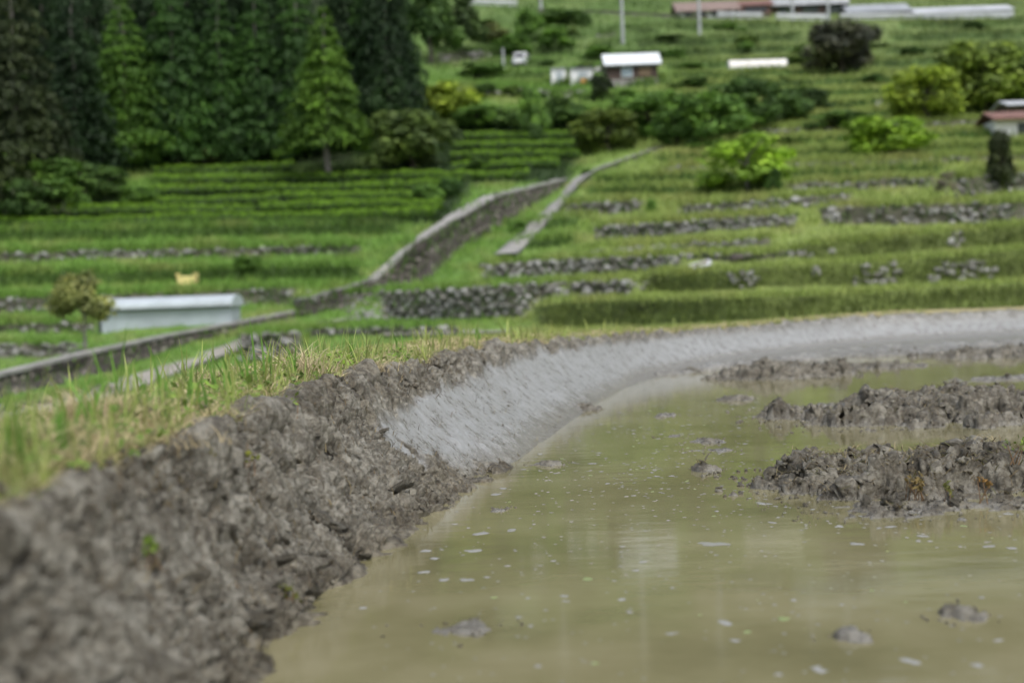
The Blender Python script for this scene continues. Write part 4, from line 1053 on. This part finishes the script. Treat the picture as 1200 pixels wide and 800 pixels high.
def bund():
    nq_out = np.concatenate([-np.geomspace(2.6, 0.72, 10), -np.linspace(0.68, 0.005, 44)])
    nq_in = np.linspace(0, 1, 160); nq_un = 1 + np.linspace(0.02, 0.4, 12)
    qs = np.concatenate([nq_out, nq_in, nq_un]); m = len(qs); n = len(BT)
    T_, Q = np.repeat(BT, m), np.tile(qs, n)
    p, L = bund_point(T_, Q)
    pg = p.reshape(n, m, 3)
    du = np.gradient(pg, axis=0); dv = np.gradient(pg, axis=1)
    nr = np.cross(du, dv); nr /= np.linalg.norm(nr, axis=-1)[..., None] + 1e-9
    nr *= np.sign(nr[..., 2:3] + 1e-9); nr = nr.reshape(-1, 3)
    nr = nr * 0.8 + np.array([0, 0, 0.2])
    pl = plaster_mask(p[:, 0], p[:, 1], Q, p)
    turf = smooth(-0.02, -0.09, Q + 0.05 * fbm(p * 5, 3))
    rough = (1 - pl) * (1 - 0.75 * turf)
    sl = np.concatenate([[0], np.cumsum(np.linalg.norm(np.diff(catmull(CK, BT)[:, :2], axis=0), axis=1))])
    su = np.repeat(sl, m); sv = np.where(Q < 0, Q, np.clip(Q, 0, 1) * (L * .75 + .3) + np.maximum(Q - 1, 0))
    wp = p + 0.05 * np.stack([fbm(p * 7, 2), fbm(p * 7 + 20, 2), fbm(p * 7 + 40, 2)], -1)
    patch = smooth(-.25, .45, fbm(p * 3.0 + 50, 2))
    tear = -np.clip(fbm(wp * np.array([9, 7, 9]) + 3, 3, .55, True) - 1.05, 0, 1)                # creases
    lump = 0.030 * fbm(wp * 4.5, 3, .5) + 0.045 * tear + (0.35 + 1.15 * patch) * (0.010 * clod_field(su, sv, .060, 1) + 0.0060 * fbm(wp * 34, 4, .68) + 0.0035 * clod_field(su, sv, .022, 2)) + 0.004 * fbm(p * 95, 2, .7)
    crest = 0.030 * np.exp(-((Q * np.maximum(1, L / .5) - 0.04) / 0.12) ** 2) * (0.35 + fbm(p * 6 + 9, 3)) * (1 - turf)
    wave = 0.006 * fbm(p * 2.2, 3) + 0.0022 * fbm(np.stack([p[:, 0] * 26 + p[:, 1] * 13, p[:, 1] * 2.0 - p[:, 0] * 4, p[:, 2] * 9], -1), 3) + 0.0025 * fbm(p * 22, 3) + 0.02 * np.clip(fbm(p * 9 + 31, 2) - 0.75, 0, 1)
    dsp = rough * (lump + 0.006 * (1 - turf)) + crest * np.clip(1 - 0.6 * pl, 0, 1) + pl * wave
    # flats on the far shore: stipple of mud islands
    flat = smooth(0.45, 0.8, Q) * (L > 0.9)
    dsp = dsp + flat * (0.05 * np.clip(fbm(p * np.array([1.6, 3.0, 2]), 4) + .1, -.6, 1) + 0.02 * fbm(p * 9, 3))
    p = p + nr * dsp[:, None]
    fade = smooth(0.0, -0.4, p[:, 1] - 19.8) 
    wet = np.clip(smooth(0.10, 0.0, p[:, 2]) * (Q > 0) + 0.75 * (rough * smooth(3.4, 4.2, p[:, 1]) * smooth(6.5, 4.6, p[:, 1])) * smooth(.0, .2, fbm(p * 3 + 2, 2) + .25), 0, 1)
    me = mesh_np('earth_bund', p, grid_faces(n, m), True, attrs={'plaster': pl, 'wet': wet, 'turf': turf})
    return link('earth_bund', me, M['mud'], kind='structure', label='muddy earth bund curving round the flooded paddy, part freshly plastered smooth', cat='bund')
BUND = bund()

# clods: lumps of torn mud lying on the rough face and rim
def clod_mesh(seed, sub=2):
    bm = bmesh.new(); bmesh.ops.create_icosphere(bm, subdivisions=sub, radius=0.5)
    co = np.array([v.co[:] for v in bm.verts]); k = 1 + 0.7 * fbm(co * 2.2 + seed * 7.7, 3) + 0.5 * fbm(co * 6 + seed, 2)
    for v, c, f in zip(bm.verts, co, k): v.co = Vector(c * f * np.array([1.15, 1.0, 0.72]))
    for f in bm.faces: f.smooth = True
    me = bpy.data.meshes.new('clod'); bm.to_mesh(me); bm.free()
    a = me.attributes.new('wet', 'FLOAT', 'POINT'); a.data.foreach_set('value', np.full(len(me.vertices), 0.35 + 0.4 * (seed % 3) / 2, dtype=np.float32))
    me.materials.append(M['mud']); return me
CLODS = [clod_mesh(s, 3) for s in range(7)]
def scatter_clods():
    r = np.random.default_rng(21); k = 0
    while k < 120:
        if r.random() < 0.5: Y = r.uniform(3.2, 9.5); q = r.normal(0.03, 0.05)            # along the rim
        else: Y = r.uniform(1.6, 5.4); q = r.uniform(-.03, 1.0)
        t = float(np.interp(Y, CK[:14, 1], np.arange(14)))
        p, _ = bund_point(np.array([t]), np.array([q])); p = p[0]
        if plaster_mask(p[0:1], p[1:2], np.array([q]), p[None])[0] > 0.5 and r.random() > 0.12: continue
        sz = min(0.06, 0.012 + r.gamma(1.4, 0.008))
        o = bpy.data.objects.new('clod', CLODS[k % 7]); col.objects.link(o); o.parent = BUND
        o.location = p + np.array([0, 0, 0.004]); o.scale = (sz * r.uniform(.9, 1.8), sz * r.uniform(.8, 1.3), sz * r.uniform(.45, .8))
        o.rotation_euler = r.uniform(-.8, .8, 3) + np.array([0, 0, r.uniform(0, 6)]); k += 1
scatter_clods()
def joined(meshes_np, pos, size, seed):
    """many small copies of a few shapes in one mesh"""
    r = np.random.default_rng(seed); Vs, Fs = [], []; off = 0
    for p, s in zip(pos, size):
        v, f = meshes_np[r.integers(len(meshes_np))]
        a, b_, c_ = r.uniform(0, 6.28, 3); ca, sa, cb, sb = math.cos(a), math.sin(a), math.cos(b_), math.sin(b_)
        R = np.array([[ca, -sa, 0], [sa, ca, 0], [0, 0, 1]]) @ np.array([[1, 0, 0], [0, cb, -sb], [0, sb, cb]])
        Vs.append((v * s * r.uniform(.7, 1.3, 3)) @ R.T + p); Fs.append(f + off); off += len(v)
    return np.concatenate(Vs), np.concatenate(Fs)
def np_of(me): 
    me.calc_loop_triangles()
    v = np.empty(len(me.vertices) * 3, np.float32); me.vertices.foreach_get('co', v)
    t = np.empty(len(me.loop_triangles) * 3, np.int32); me.loop_triangles.foreach_get('vertices', t)
    return v.reshape(-1, 3), t.reshape(-1, 3)
SMALL = [np_of(clod_mesh(s + 20, 1)) for s in range(6)]
def crumbs():
    r = np.random.default_rng(22); n = 2600
    Y = r.uniform(1.5, 9.5, n); rim = r.random(n) < 0.42
    q = np.where(rim, r.normal(0.05, 0.07, n), r.uniform(-.05, 1.02, n))
    t = np.interp(Y, CK[:14, 1], np.arange(14)); p, _ = bund_point(t, q)
    pl = plaster_mask(p[:, 0], p[:, 1], q, p); keep = (pl < 0.5) | (r.random(n) < 0.12)
    p = p[keep]; on = pl[keep] > .5
    sz = 0.004 + r.gamma(1.2, 0.0036, len(p)); sz = np.where(on, sz * .7, sz)
    p[:, 2] += np.where(on, 0.003, 0.010)
    V, F = joined(SMALL, p, sz, 23)
    me = mesh_np('crumb', V, F, True, attrs={'wet': np.full(len(V), .5)})
    link('crumb', me, M['mud'], BUND, kind='stuff')
    # roots, straw and twigs sticking out of the mud
    n = 1500; Y = r.uniform(1.8, 7.5, n); q = np.where(r.random(n) < .4, r.normal(.06, .08, n), r.uniform(0, 1, n)); t = np.interp(Y, CK[:14, 1], np.arange(14)); p, _ = bund_point(t, q)
    pl = plaster_mask(p[:, 0], p[:, 1], q, p); keep = (pl < .5) | (r.random(n) < .3); p = p[keep]; p[:, 2] += 0.02 * (1 - pl[keep]); n = len(p)
    cs = np.array([(0.13, 0.09, 0.045), (0.05, 0.035, 0.02), (0.25, 0.2, 0.1)])[r.integers(0, 3, n)]
    V, F, C = blades(p, r.uniform(.012, .05, n), r.uniform(.0012, .003, n), r.uniform(.6, 1.6, n), cs, 24, 2)
    link('root_fibre', mesh_np('root_fibre', V, F, True, colors={'tint': C}), M['blade'], BUND, kind='stuff')
crumbs()

# ------------------------------------------------------------------ paddy water
def water():
    t = np.linspace(0, len(CK) - 1, 160); C = catmull(CK, t)
    bm = bmesh.new()
    vs = [bm.verts.new((c[0], c[1], 0)) for c in C] + [bm.verts.new((20, -1.5, 0))]
    bm.faces.new(vs); bmesh.ops.triangulate(bm, faces=bm.faces[:]); bmesh.ops.recalc_face_normals(bm, faces=bm.faces[:])
    for f in bm.faces:
        if f.normal.z < 0: f.normal_flip()
    me = bpy.data.meshes.new('paddy_water'); bm.to_mesh(me); bm.free()
    link('paddy_water', me, M['water'], kind='structure', label='shallow muddy olive water flooding the rice paddy', cat='water')
water()

# ------------------------------------------------------------------ mud mounds in the water
def mound(xl, xr, yb, hgt, depth, label, seed, res=0.010, steep=0.6, group='ploughed mud heaps in the paddy', cloddy=1.0, pale=0.0):
    A = PZ(xl, yb); B = PZ(xr, yb); c = (A + B) / 2; W = np.linalg.norm(B - A); c = c + np.array([0, depth * .45, 0])
    mg = 0.35; nx = int(min(240, W * (1 + mg) / res)); ny = int(min(150, depth * (1 + mg) / (res * 1.2)))
    gx, gy = np.meshgrid(np.linspace(-.5 - mg / 2, .5 + mg / 2, nx), np.linspace(-.5 - mg / 2, .5 + mg / 2, ny), indexing='ij')
    p = np.stack([gx * W, gy * depth, np.zeros_like(gx) + seed * 3.3], -1)
    rr = np.sqrt((gx * 2) ** 2 + (gy * 2) ** 2); edge = 0.92 - rr + 0.62 * fbm(p * np.array([3.6 / W ** .5, 5.5, 1]), 5, .6)
    z = hgt * (0.55 * smooth(-0.05, steep * .75, edge) + 0.45 * smooth(0.05, 1.0, edge)) * (0.8 + .35 * fbm(p * 2.6 + 3, 2)) - 0.010 - 0.03 * smooth(0.05, -.5, edge)
    land = smooth(0.0, 0.2, edge); k = min(1.0, .25 + hgt / .14) * cloddy
    G = np.stack([gx * W, gy * depth, z], -1); nrm = np.cross(np.gradient(G, axis=0), np.gradient(G, axis=1)); nrm /= np.linalg.norm(nrm, axis=-1)[..., None] + 1e-9
    q3 = G + seed * 1.7; q3 = q3 + .03 * np.stack([fbm(q3 * 11, 2), fbm(q3 * 11 + 9, 2), fbm(q3 * 11 + 19, 2)], -1)
    disp = land * k * (0.020 * fbm(q3 * 7.5, 2) + 0.020 * clod3(q3, .085, 6) + 0.012 * clod3(q3, .034, 7) + 0.007 * fbm(q3 * 40, 4, .72)) + 0.010 * fbm(p * 14 + 4, 3) * (1 - land)
    V = (G + nrm * disp[..., None]).reshape(-1, 3)
    wet = np.clip(smooth(0.04, 0.0, V[:, 2]) * 0.6 + 0.35, 0, 1)
    me = mesh_np('mud_mound', V, grid_faces(nx, ny), True, attrs={'wet': wet, 'plaster': np.maximum(smooth(.012, .002, V[:, 2]) * .8, pale)})
    root = empty('mud_mound', Vector((c[0], c[1], 0)), label, 'mud heap', group)
    link('heap', me, M['mud'], root)
    Vg = V.reshape(nx, ny, 3); sl = np.hypot(*np.gradient(Vg[..., 2])) / (W / nx); wt = ((Vg[..., 2] > -.004) * (1 + 2.2 * sl) * (0.15 + land)).ravel(); wt /= wt.sum()
    r = np.random.default_rng(seed + 300); area = W * depth; nc = int(min(700, area * 1100 * cloddy)); idx = r.choice(len(V), nc, p=wt)
    sc_ = np.clip(hgt / .1, .35, 1.0); sz = (0.004 + r.gamma(1.1, .0075, nc)).clip(0, .05) * sc_
    er = np.where(((edge > -.38) & (edge < .05)).ravel())[0]; ne = int(min(260, area * 500)); i2 = r.choice(er, ne); pe = V[i2].copy(); pe[:, 2] = np.maximum(pe[:, 2], .001)
    pc = V[idx] + r.normal(0, .003, (nc, 3)); pc = np.concatenate([pc, pe]); sz = np.concatenate([sz, r.uniform(.005, .022, ne) * sc_]); Vc, Fc = joined(SMALL, pc, sz, seed + 400)
    link('crumb', mesh_np('crumb', Vc, Fc, True, attrs={'wet': np.repeat(0.4, len(Vc)), 'plaster': np.repeat(0.0, len(Vc))}), M['mud'], root, kind='stuff')
    return root, c, W, z, V
def mound_bits(info, n_clod, n_fib, seed, smax=.05):
    root, c, W, z, V = info; r = np.random.default_rng(seed)
    cand = V[V[:, 2] > 0.02]
    if len(cand) == 0: return
    for k in range(n_clod):
        p = cand[r.integers(len(cand))]; sz = min(smax, .012 + r.gamma(1.6, .009))
        o = bpy.data.objects.new('clod', CLODS[k % 7]); col.objects.link(o); o.parent = root
        o.location = p + np.array([0, 0, sz * .15]); o.scale = (sz * 1.2, sz, sz * .9); o.rotation_euler = r.uniform(0, 6, 3)
    p = cand[r.integers(0, len(cand), n_fib)]
    cs = np.array([(0.16, 0.125, 0.07), (0.06, 0.04, 0.02), (0.30, 0.25, 0.14), (0.12, 0.12, 0.045)])[r.integers(0, 4, n_fib)]
    Vb, F, C = blades(p, r.uniform(.012, .05, n_fib), r.uniform(.0020, .0042, n_fib), r.uniform(1.5, 3.4, n_fib), cs, seed, 2)
    link('straw', mesh_np('straw', Vb, F, True, colors={'tint': C}), M['blade'], root, kind='stuff')
mA = mound(925, 1345, 582, .135, .80, 'largest ploughed mud heap in the water, with reddish weed sprigs at its foot', 1, .0085); mound_bits(mA, 12, 2600, 31)
mB = mound(955, 1345, 498, .145, 1.25, 'second ploughed mud heap with a crumbly dark left end', 2, .011); mound_bits(mB, 10, 2000, 32)
mC = mound(858, 1010, 444, .14, .9, 'dark mud heap near the far plastered shore', 3, .016); mound_bits(mC, 12, 160, 33)
mD = mound(1120, 1330, 418, .10, 1.3, 'low mud bank by the far shore on the right', 4, .02); mound_bits(mD, 20, 60, 34)
mE = mound(975, 1110, 432, .05, .8, 'flat muddy shoal behind the second heap', 5, .016); mound_bits(mE, 10, 50, 35)
mF = mound(965, 1290, 606, .040, .46, 'thin wet mud shelf lapping the front of the largest heap', 6, .0085); mound_bits(mF, 14, 60, 36, .03)
for k, (xl, xr, yb, h, dp, lb) in enumerate([(860, 1010, 430, .028, .7, 'pale flat shoal of wet mud behind the dark far heap'), (1000, 1180, 416, .035, 1.1, 'wide pale shoal of wet mud under the far bund'), (1140, 1290, 446, .03, .6, 'pale wet mud patch right of the second heap'), (925, 1010, 478, .022, .3, 'pale mud apron between the two big heaps')]):
    mound_bits(mound(xl, xr, yb, h, dp, lb, 50 + k, .016, .5, 'pale mud shoals', 1.0, .8), 3, 60, 90 + k, .025)
small = [(618, 668, 547, .022, .16, 'small scummy mud lump with green bits in open water'), (808, 858, 520, .022, .22, 'flat pale mud lump left of the largest heap'), (812, 850, 553, .035, .12, 'twiggy dark mud lump with a stick poking out'),
         (770, 812, 489, .02, .22, 'small pale mud lump in mid water'), (842, 886, 470, .03, .3, 'pale mud lump just left of the second heap'), (768, 806, 514, .014, .16, 'faint mud film patch in mid water'), (805, 866, 531, .014, .16, 'thin mud film beside the twiggy lump'),
         (676, 704, 482, .05, .3, 'dark crumbly lump against the plastered bank'), (683, 720, 446, .07, .5, 'rounded dark clod fallen on the plastered bank foot'), (805, 826, 437, .05, .4, 'tiny dark clod at the far water edge'),
         (468, 590, 752, .016, .13, 'blurred brown scum lump in the near water'), (966, 1036, 754, .020, .09, 'pale double lump in the near water'), (1078, 1180, 728, .035, .12, 'knobbly dark mud lump in the near water'), (560, 600, 602, .01, .1, 'pale mud tongue at the near bank edge'), (905, 940, 575, .02, .1, 'small wet crumb pile touching the largest heap')]
for k, (xl, xr, yb, h, dp, lb) in enumerate(small):
    m_ = mound(xl, xr, yb, h * .75 + .010, dp * 1.25, lb, 10 + k, .006 if yb > 600 else .007, .5, 'small mud lumps in the paddy', .8, .6 if h < .021 else .1); mound_bits(m_, 1, 7 if k != 2 else 16, 60 + k, .014)

# ------------------------------------------------------------------ flecks floating on the water
def fleck_mesh(seed, mat):
    r = np.random.default_rng(seed); n = 11; a = np.linspace(0, 2 * np.pi, n, endpoint=False)
    k = 0.5 * (1 + 0.35 * r.normal(size=n).clip(-1.3, 1.3))
    ring = np.stack([np.cos(a) * k, np.sin(a) * k, np.full(n, -0.02)], -1); mid = ring * np.array([.6, .6, 0]) + np.array([0, 0, .16])
    V = np.concatenate([ring, mid, [[0, 0, .22]]]); F = []
    for i in range(n):
        j = (i + 1) % n; F += [(i, j, n + j), (i, n + j, n + i), (n + i, n + j, 2 * n)]
    me = mesh_np('floating_fleck', V, np.array(F), True); me.materials.append(mat); return me
FL = [fleck_mesh(s, M['fleck']) for s in range(6)]; FG = [fleck_mesh(s + 9, M['green_fleck']) for s in range(2)]
def shore_ok(p):
    t = np.interp(p[1], WK[:14, 1], np.arange(14)); w_ = catmull(WK, np.array([t]))[0]
    return p[0] > w_[0] + .03 if p[1] < 12.8 else True
def flecks():
    r = np.random.default_rng(51); pts = []
    exact = [(498, 670, 16), (520, 679, 14), (548, 679, 20), (570, 676, 12), (648, 657, 10), (690, 678, 16, 1), (755, 658, 12), (745, 668, 10), (838, 637, 40), (660, 698, 12), (608, 723, 11), (622, 733, 9), (580, 700, 12, 1), (425, 712, 12), (787, 742, 14),
             (728, 702, 12), (738, 717, 10), (1013, 605, 16), (1045, 617, 16), (985, 617, 8), (1005, 637, 20), (1080, 628, 14), (930, 703, 10), (850, 729, 20), (920, 725, 18, 1), (877, 740, 12, 1), (862, 750, 12), (960, 785, 20), (955, 782, 14), (1067, 774, 22), (1171, 750, 14), (1145, 779, 14), (698, 777, 12, 1),
             (630, 780, 12), (912, 790, 14), (600, 621, 16), (565, 625, 22), (555, 645, 24), (500, 645, 16), (508, 654, 14), (533, 614, 10), (590, 572, 14), (582, 579, 16), (562, 573, 10, 1), (700, 490, 8), (770, 558, 8), (693, 543, 14), (895, 590, 20), (905, 612, 10), (1160, 640, 14), (1186, 642, 12), (1182, 602, 14), (1130, 616, 10, 1), (1150, 700, 10)]
    for e in exact: pts.append((e[0], e[1], e[2], len(e) > 3))
    clusters = [(640, 540, 30, 10, 12), (790, 500, 60, 22, 30), (760, 545, 90, 30, 26), (860, 470, 40, 14, 14), (720, 560, 60, 22, 16), (960, 600, 70, 20, 18), (1080, 640, 80, 40, 18), (560, 640, 60, 40, 12), (700, 640, 120, 60, 16), (1000, 700, 140, 60, 14), (870, 430, 60, 10, 14), (1080, 450, 100, 10, 14), (740, 520, 80, 30, 24), (830, 560, 90, 30, 22), (650, 580, 60, 40, 14)]
    for cx, cy, sx, sy, n in clusters:
        for k in range(n): pts.append((r.normal(cx, sx * .7), r.normal(cy, sy * .7), r.uniform(2.5, 7.5), r.random() < .12))
    c = 0
    for x, y, wpx, g in pts:
        if y > 830 or y < 415: continue
        p = PZ(x, y, 0.0)
        if not shore_ok(p): continue
        d = np.linalg.norm(p - CAMP); sz = wpx * d / FPX * .8
        o = bpy.data.objects.new('floating_fleck', (FG if g else FL)[c % 2 if g else c % 6]); col.objects.link(o)
        o.location = (p[0], p[1], 0.0005); o.scale = (sz, sz * r.uniform(.8, 1.5), min(sz, .012) * r.uniform(.25, .6)); o.rotation_euler[2] = r.uniform(-.6, .6)
        tag(o, 'small green leaf scrap floating on the muddy water' if g else 'small pale fleck of scum floating on the muddy water', 'fleck', 'green scraps on the water' if g else 'pale flecks on the water'); c += 1
    n = 900; xs = np.concatenate([r.normal(790, 110, n // 2), r.uniform(420, 1230, n - n // 2)]); ys = np.concatenate([r.normal(535, 55, n // 2), r.uniform(440, 800, n - n // 2)])
    pos, siz = [], []
    for x, y in zip(xs, ys):
        if y < 432: continue
        p = PZ(x, y, .0004)
        if shore_ok(p): pos.append(p); siz.append(r.uniform(1.2, 3.6) * np.linalg.norm(p - CAMP) / FPX)
    Vs, Fs, off = [], [], 0; tri = [np_of(m_) for m_ in FL]
    for p, sz in zip(pos, siz):
        v, f = tri[r.integers(6)]; Vs.append(v * np.array([sz * 1.4, sz * 1.4, min(sz, .004) * .5]) + p); Fs.append(f + off); off += len(v)
    link('scum_specks', mesh_np('scum_specks', np.concatenate(Vs), np.concatenate(Fs), True), M['fleck'], kind='stuff', label='fine pale specks of scum strewn over the muddy water', cat='scum')
flecks()

# ------------------------------------------------------------------ grass on the bund
def bund_grass():
    r = np.random.default_rng(61); n = 72000
    Y = 1.0 + 9.5 * r.uniform(0, 1, n) ** 1.35; far = r.random(n) < .2; Y = np.where(far, r.uniform(8, 18.8, n), Y)
    t = np.interp(Y, CK[:16, 1], np.arange(16)); q = -np.abs(r.uniform(0.015, .95, n))
    q = np.where(r.random(n) < .2, -np.abs(r.normal(0.03, .05, n)) - .005, q)
    p, _ = bund_point(t, q); edge = fbm(p * 5, 3) * .05
    keep = q < -0.045 + edge * 1.2 + .03; p, q, Y = p[keep], q[keep], Y[keep]; n = len(p)
    pat = fbm(p * 3.1 + 7, 3)
    h = (0.020 + 0.026 * np.clip(pat + .4, 0, 1.3)) * r.uniform(.5, 1.5, n)
    tall = r.random(n) < np.clip(.020 + .05 * pat, .004, .08) * (1 - .6 * smooth(5, 9, Y)); h = np.where(tall, r.uniform(.07, .15, n), h)
    wd = np.where(tall, r.uniform(.004, .008, n), r.uniform(.002, .0045, n)) * np.clip(Y / 5, 1, 2.2)
    dryp = np.clip(.58 - .3 * smooth(7, 11, p[:, 1]) - .6 * fbm(p * 4 + 3, 3), .12, .9); dry = (r.random(n) < dryp) & ~tall
    gcol = np.array([0.25, 0.32, 0.095]) * r.uniform(.6, 1.4, (n, 1)) * np.array([1, 1, 1]) + np.array([.05, .02, 0]) * r.uniform(0, 1, (n, 1))
    dcol = np.array([0.64, 0.55, 0.33]) * r.uniform(.45, 1.2, (n, 1))
    c = np.where(dry[:, None], dcol, gcol)
    lean = np.where(dry, r.uniform(.6, 1.7, n), np.where(tall, r.uniform(.05, .45, n), r.uniform(.1, .9, n)))
    p[:, 2] -= .006
    V, F, C = blades(p, h, wd, lean, c, 62, 3)
    link('bund_grass', mesh_np('bund_grass', V, F, True, colors={'tint': C}), M['blade'], kind='stuff', label='short green and straw coloured grass covering the top of the bund', cat='grass')
    # round little weed leaves near the mud rim
    n = 1000; Y = 1.2 + 5 * r.uniform(0, 1, n); t = np.interp(Y, CK[:16, 1], np.arange(16)); q = -.03 - np.abs(r.normal(0, .14, n)); p, _ = bund_point(t, q)
    p[:, 2] += r.uniform(.004, .03, n)
    me = leaf_mesh('clover_leaves', p, r.uniform(.006, .013, n), 63, np.tile([0, -.3, 1.0], (n, 1)))
    link('clover_leaves', me, None, kind='stuff', label='small round weed leaves between grass and mud on the bund', cat='weeds', color=(0.15, 0.24, 0.045))
bund_grass()

def tuft(x, y, hgt, n, kind, label, group, spread=.03, name='grass_tuft'):
    """tuft rooted on the bund top: pixel on the level of the crest"""
    p = PZ(x, y, .37); Y = p[1]; t = float(np.interp(Y, CK[:16, 1], np.arange(16))); C = catmull(CK, np.array([t]))[0]
    q = min(-.03, -(C[0] - p[0])); p, _ = bund_point(np.array([t]), np.array([q])); p = p[0]
    r = np.random.default_rng(int(x * 7 + y))
    b = np.stack([r.normal(0, spread, n), r.normal(0, spread, n), np.full(n, -.008)], -1)
    if kind == 'dry':
        h = r.uniform(.35, 1, n) * hgt; wd = r.uniform(.0022, .0045, n); ln = r.uniform(.5, 1.8, n); c = np.array([.66, .56, .36]) * r.uniform(.5, 1.2, (n, 1))
    else:
        h = r.uniform(.5, 1, n) * hgt; wd = r.uniform(.006, .0105, n); ln = r.uniform(.05, .45, n); c = np.array([.15, .30, .05]) * r.uniform(.7, 1.3, (n, 1))
    V, F, Cc = blades(b, h, wd, ln, c, int(x), 5)
    link(name, mesh_np(name, V, F, True, colors={'tint': Cc}), M['blade'], None, label, 'grass tuft', group, loc=p)
for x, y, h, n, lb in [(100, 508, .11, 380, 'matted pale straw heap on the bund grass opposite the lane'), (345, 455, .14, 110, 'wispy dry straw tuft beside tall green blades'), (436, 440, .085, 110, 'pale dry seedy tuft near the dark mud rim'), (215, 515, .05, 120, 'flat dry straw scrap at the mud edge'), (640, 399, .07, 90, 'straw scrap on the rim where plaster begins')]:
    tuft(x, y, h, n, 'dry', lb, 'dry straw tufts on the bund', .035 if n > 100 else .02, 'straw_tuft')
for x, y, h, n in [(285, 470, .20, 8), (308, 464, .16, 8), (135, 505, .21, 7), (188, 498, .16, 9), (225, 492, .14, 7), (62, 545, .16, 8), (8, 565, .18, 8), (255, 478, .12, 8), (515, 415, .14, 6), (410, 440, .10, 8), (165, 505, .13, 8), (330, 458, .13, 8), (560, 408, .10, 7), (470, 424, .10, 7), (90, 520, .13, 7)]:
    tuft(x, y, h, n, 'green', 'tall fresh green grass tuft standing above the mown bund grass', 'tall green tufts on the bund', .012)

# weed sprigs on the mud
def sprig(p, h, n, tint, label, seed, group):
    r = np.random.default_rng(seed); root = empty('weed_sprig', Vector(p), label, 'weed', group)
    for k in range(n):
        th = r.uniform(0, 6.28); e = Vector((math.cos(th) * h * .35, math.sin(th) * h * .35, h * r.uniform(.6, 1)))
        st = MB().cyl((r.normal(0, .012), r.normal(0, .012), -.01), e, .0018, .0010, 6).build('stem', M['sprig_stem'], root)
        c = np.array([e]) + r.normal(0, .007, (5, 3)) + np.array([[0, 0, .006]])
        lf = link('leaf', leaf_mesh('leaf', c, np.full(5, .0075), seed * 10 + k), None, root, color=tint)
M['sprig_stem'] = plain('sprig_stem', (0.15, 0.09, 0.04), 0.6, 0.2, 20)
for k, (x, y, h, n, tn, lb) in enumerate([(1072, 585, .055, 10, (0.17, 0.13, 0.05), 'reddish brown weed sprig cluster in front of the largest heap'), (1150, 588, .07, 4, (0.22, 0.13, 0.04), 'thin weed sprig with orange leaves on the mud shelf'), (1108, 590, .05, 4, (0.16, 0.17, 0.05), 'short greenish weed sprig on the mud shelf'), (1190, 540, .06, 5, (0.14, 0.2, 0.04), 'green weed sprig on top of the largest heap')]):
    sprig(PZ(x, y, .012 if k < 3 else .09), h, n, tn, lb, 70 + k, 'weed sprigs on the mud heap')
def on_bund(Y, q): 
    t = float(np.interp(Y, CK[:16, 1], np.arange(16))); return bund_point(np.array([t]), np.array([q]))[0][0]
for k, (Y, q, h, n, tn, lb) in enumerate([(2.15, .35, .03, 4, (0.16, 0.24, 0.04), 'small green leaf sprig poking from the near mud'), (3.0, .22, .035, 3, (0.24, 0.26, 0.05), 'yellow green leaf sprig on the rough mud face'), (3.6, .10, .05, 2, (0.2, 0.28, 0.05), 'single pale blade sprig near the mud rim'), (2.6, .95, .03, 4, (0.13, 0.14, 0.03), 'dull weed sprig at the near water edge'), (2.75, .15, .03, 4, (0.28, 0.25, 0.05), 'mustard leaf sprig on the near mud')]):
    p = on_bund(Y, q); p[2] += .02; sprig(p, h, n, tn, lb, 80 + k, 'weed sprigs on the bund')
# sticks in water
for k, (x0_, y0_, x1_, y1_, lb) in enumerate([(822, 549, 838, 524, 'short dark stick leaning from the twiggy mud lump'), (526, 527, 580, 551, 'long thin stalk lying on the plastered bank foot')]):
    A = PZ(x0_, y0_, .0 if k == 0 else .07); B = PZ(x1_, y1_, .0); 
    if k == 0: B = A + np.array([.04, .02, .06])
    mb = MB(); mid = (A + B) / 2 + np.array([0, 0, .01]); mb.cyl(Vector((0, 0, 0)), Vector(mid - A), .0028, .0022, 7); mb.cyl(Vector(mid - A), Vector(B - A), .0022, .0012, 7)
    mb.build('twig', M['bark'], None, label=lb, cat='twig', loc=Vector(A))
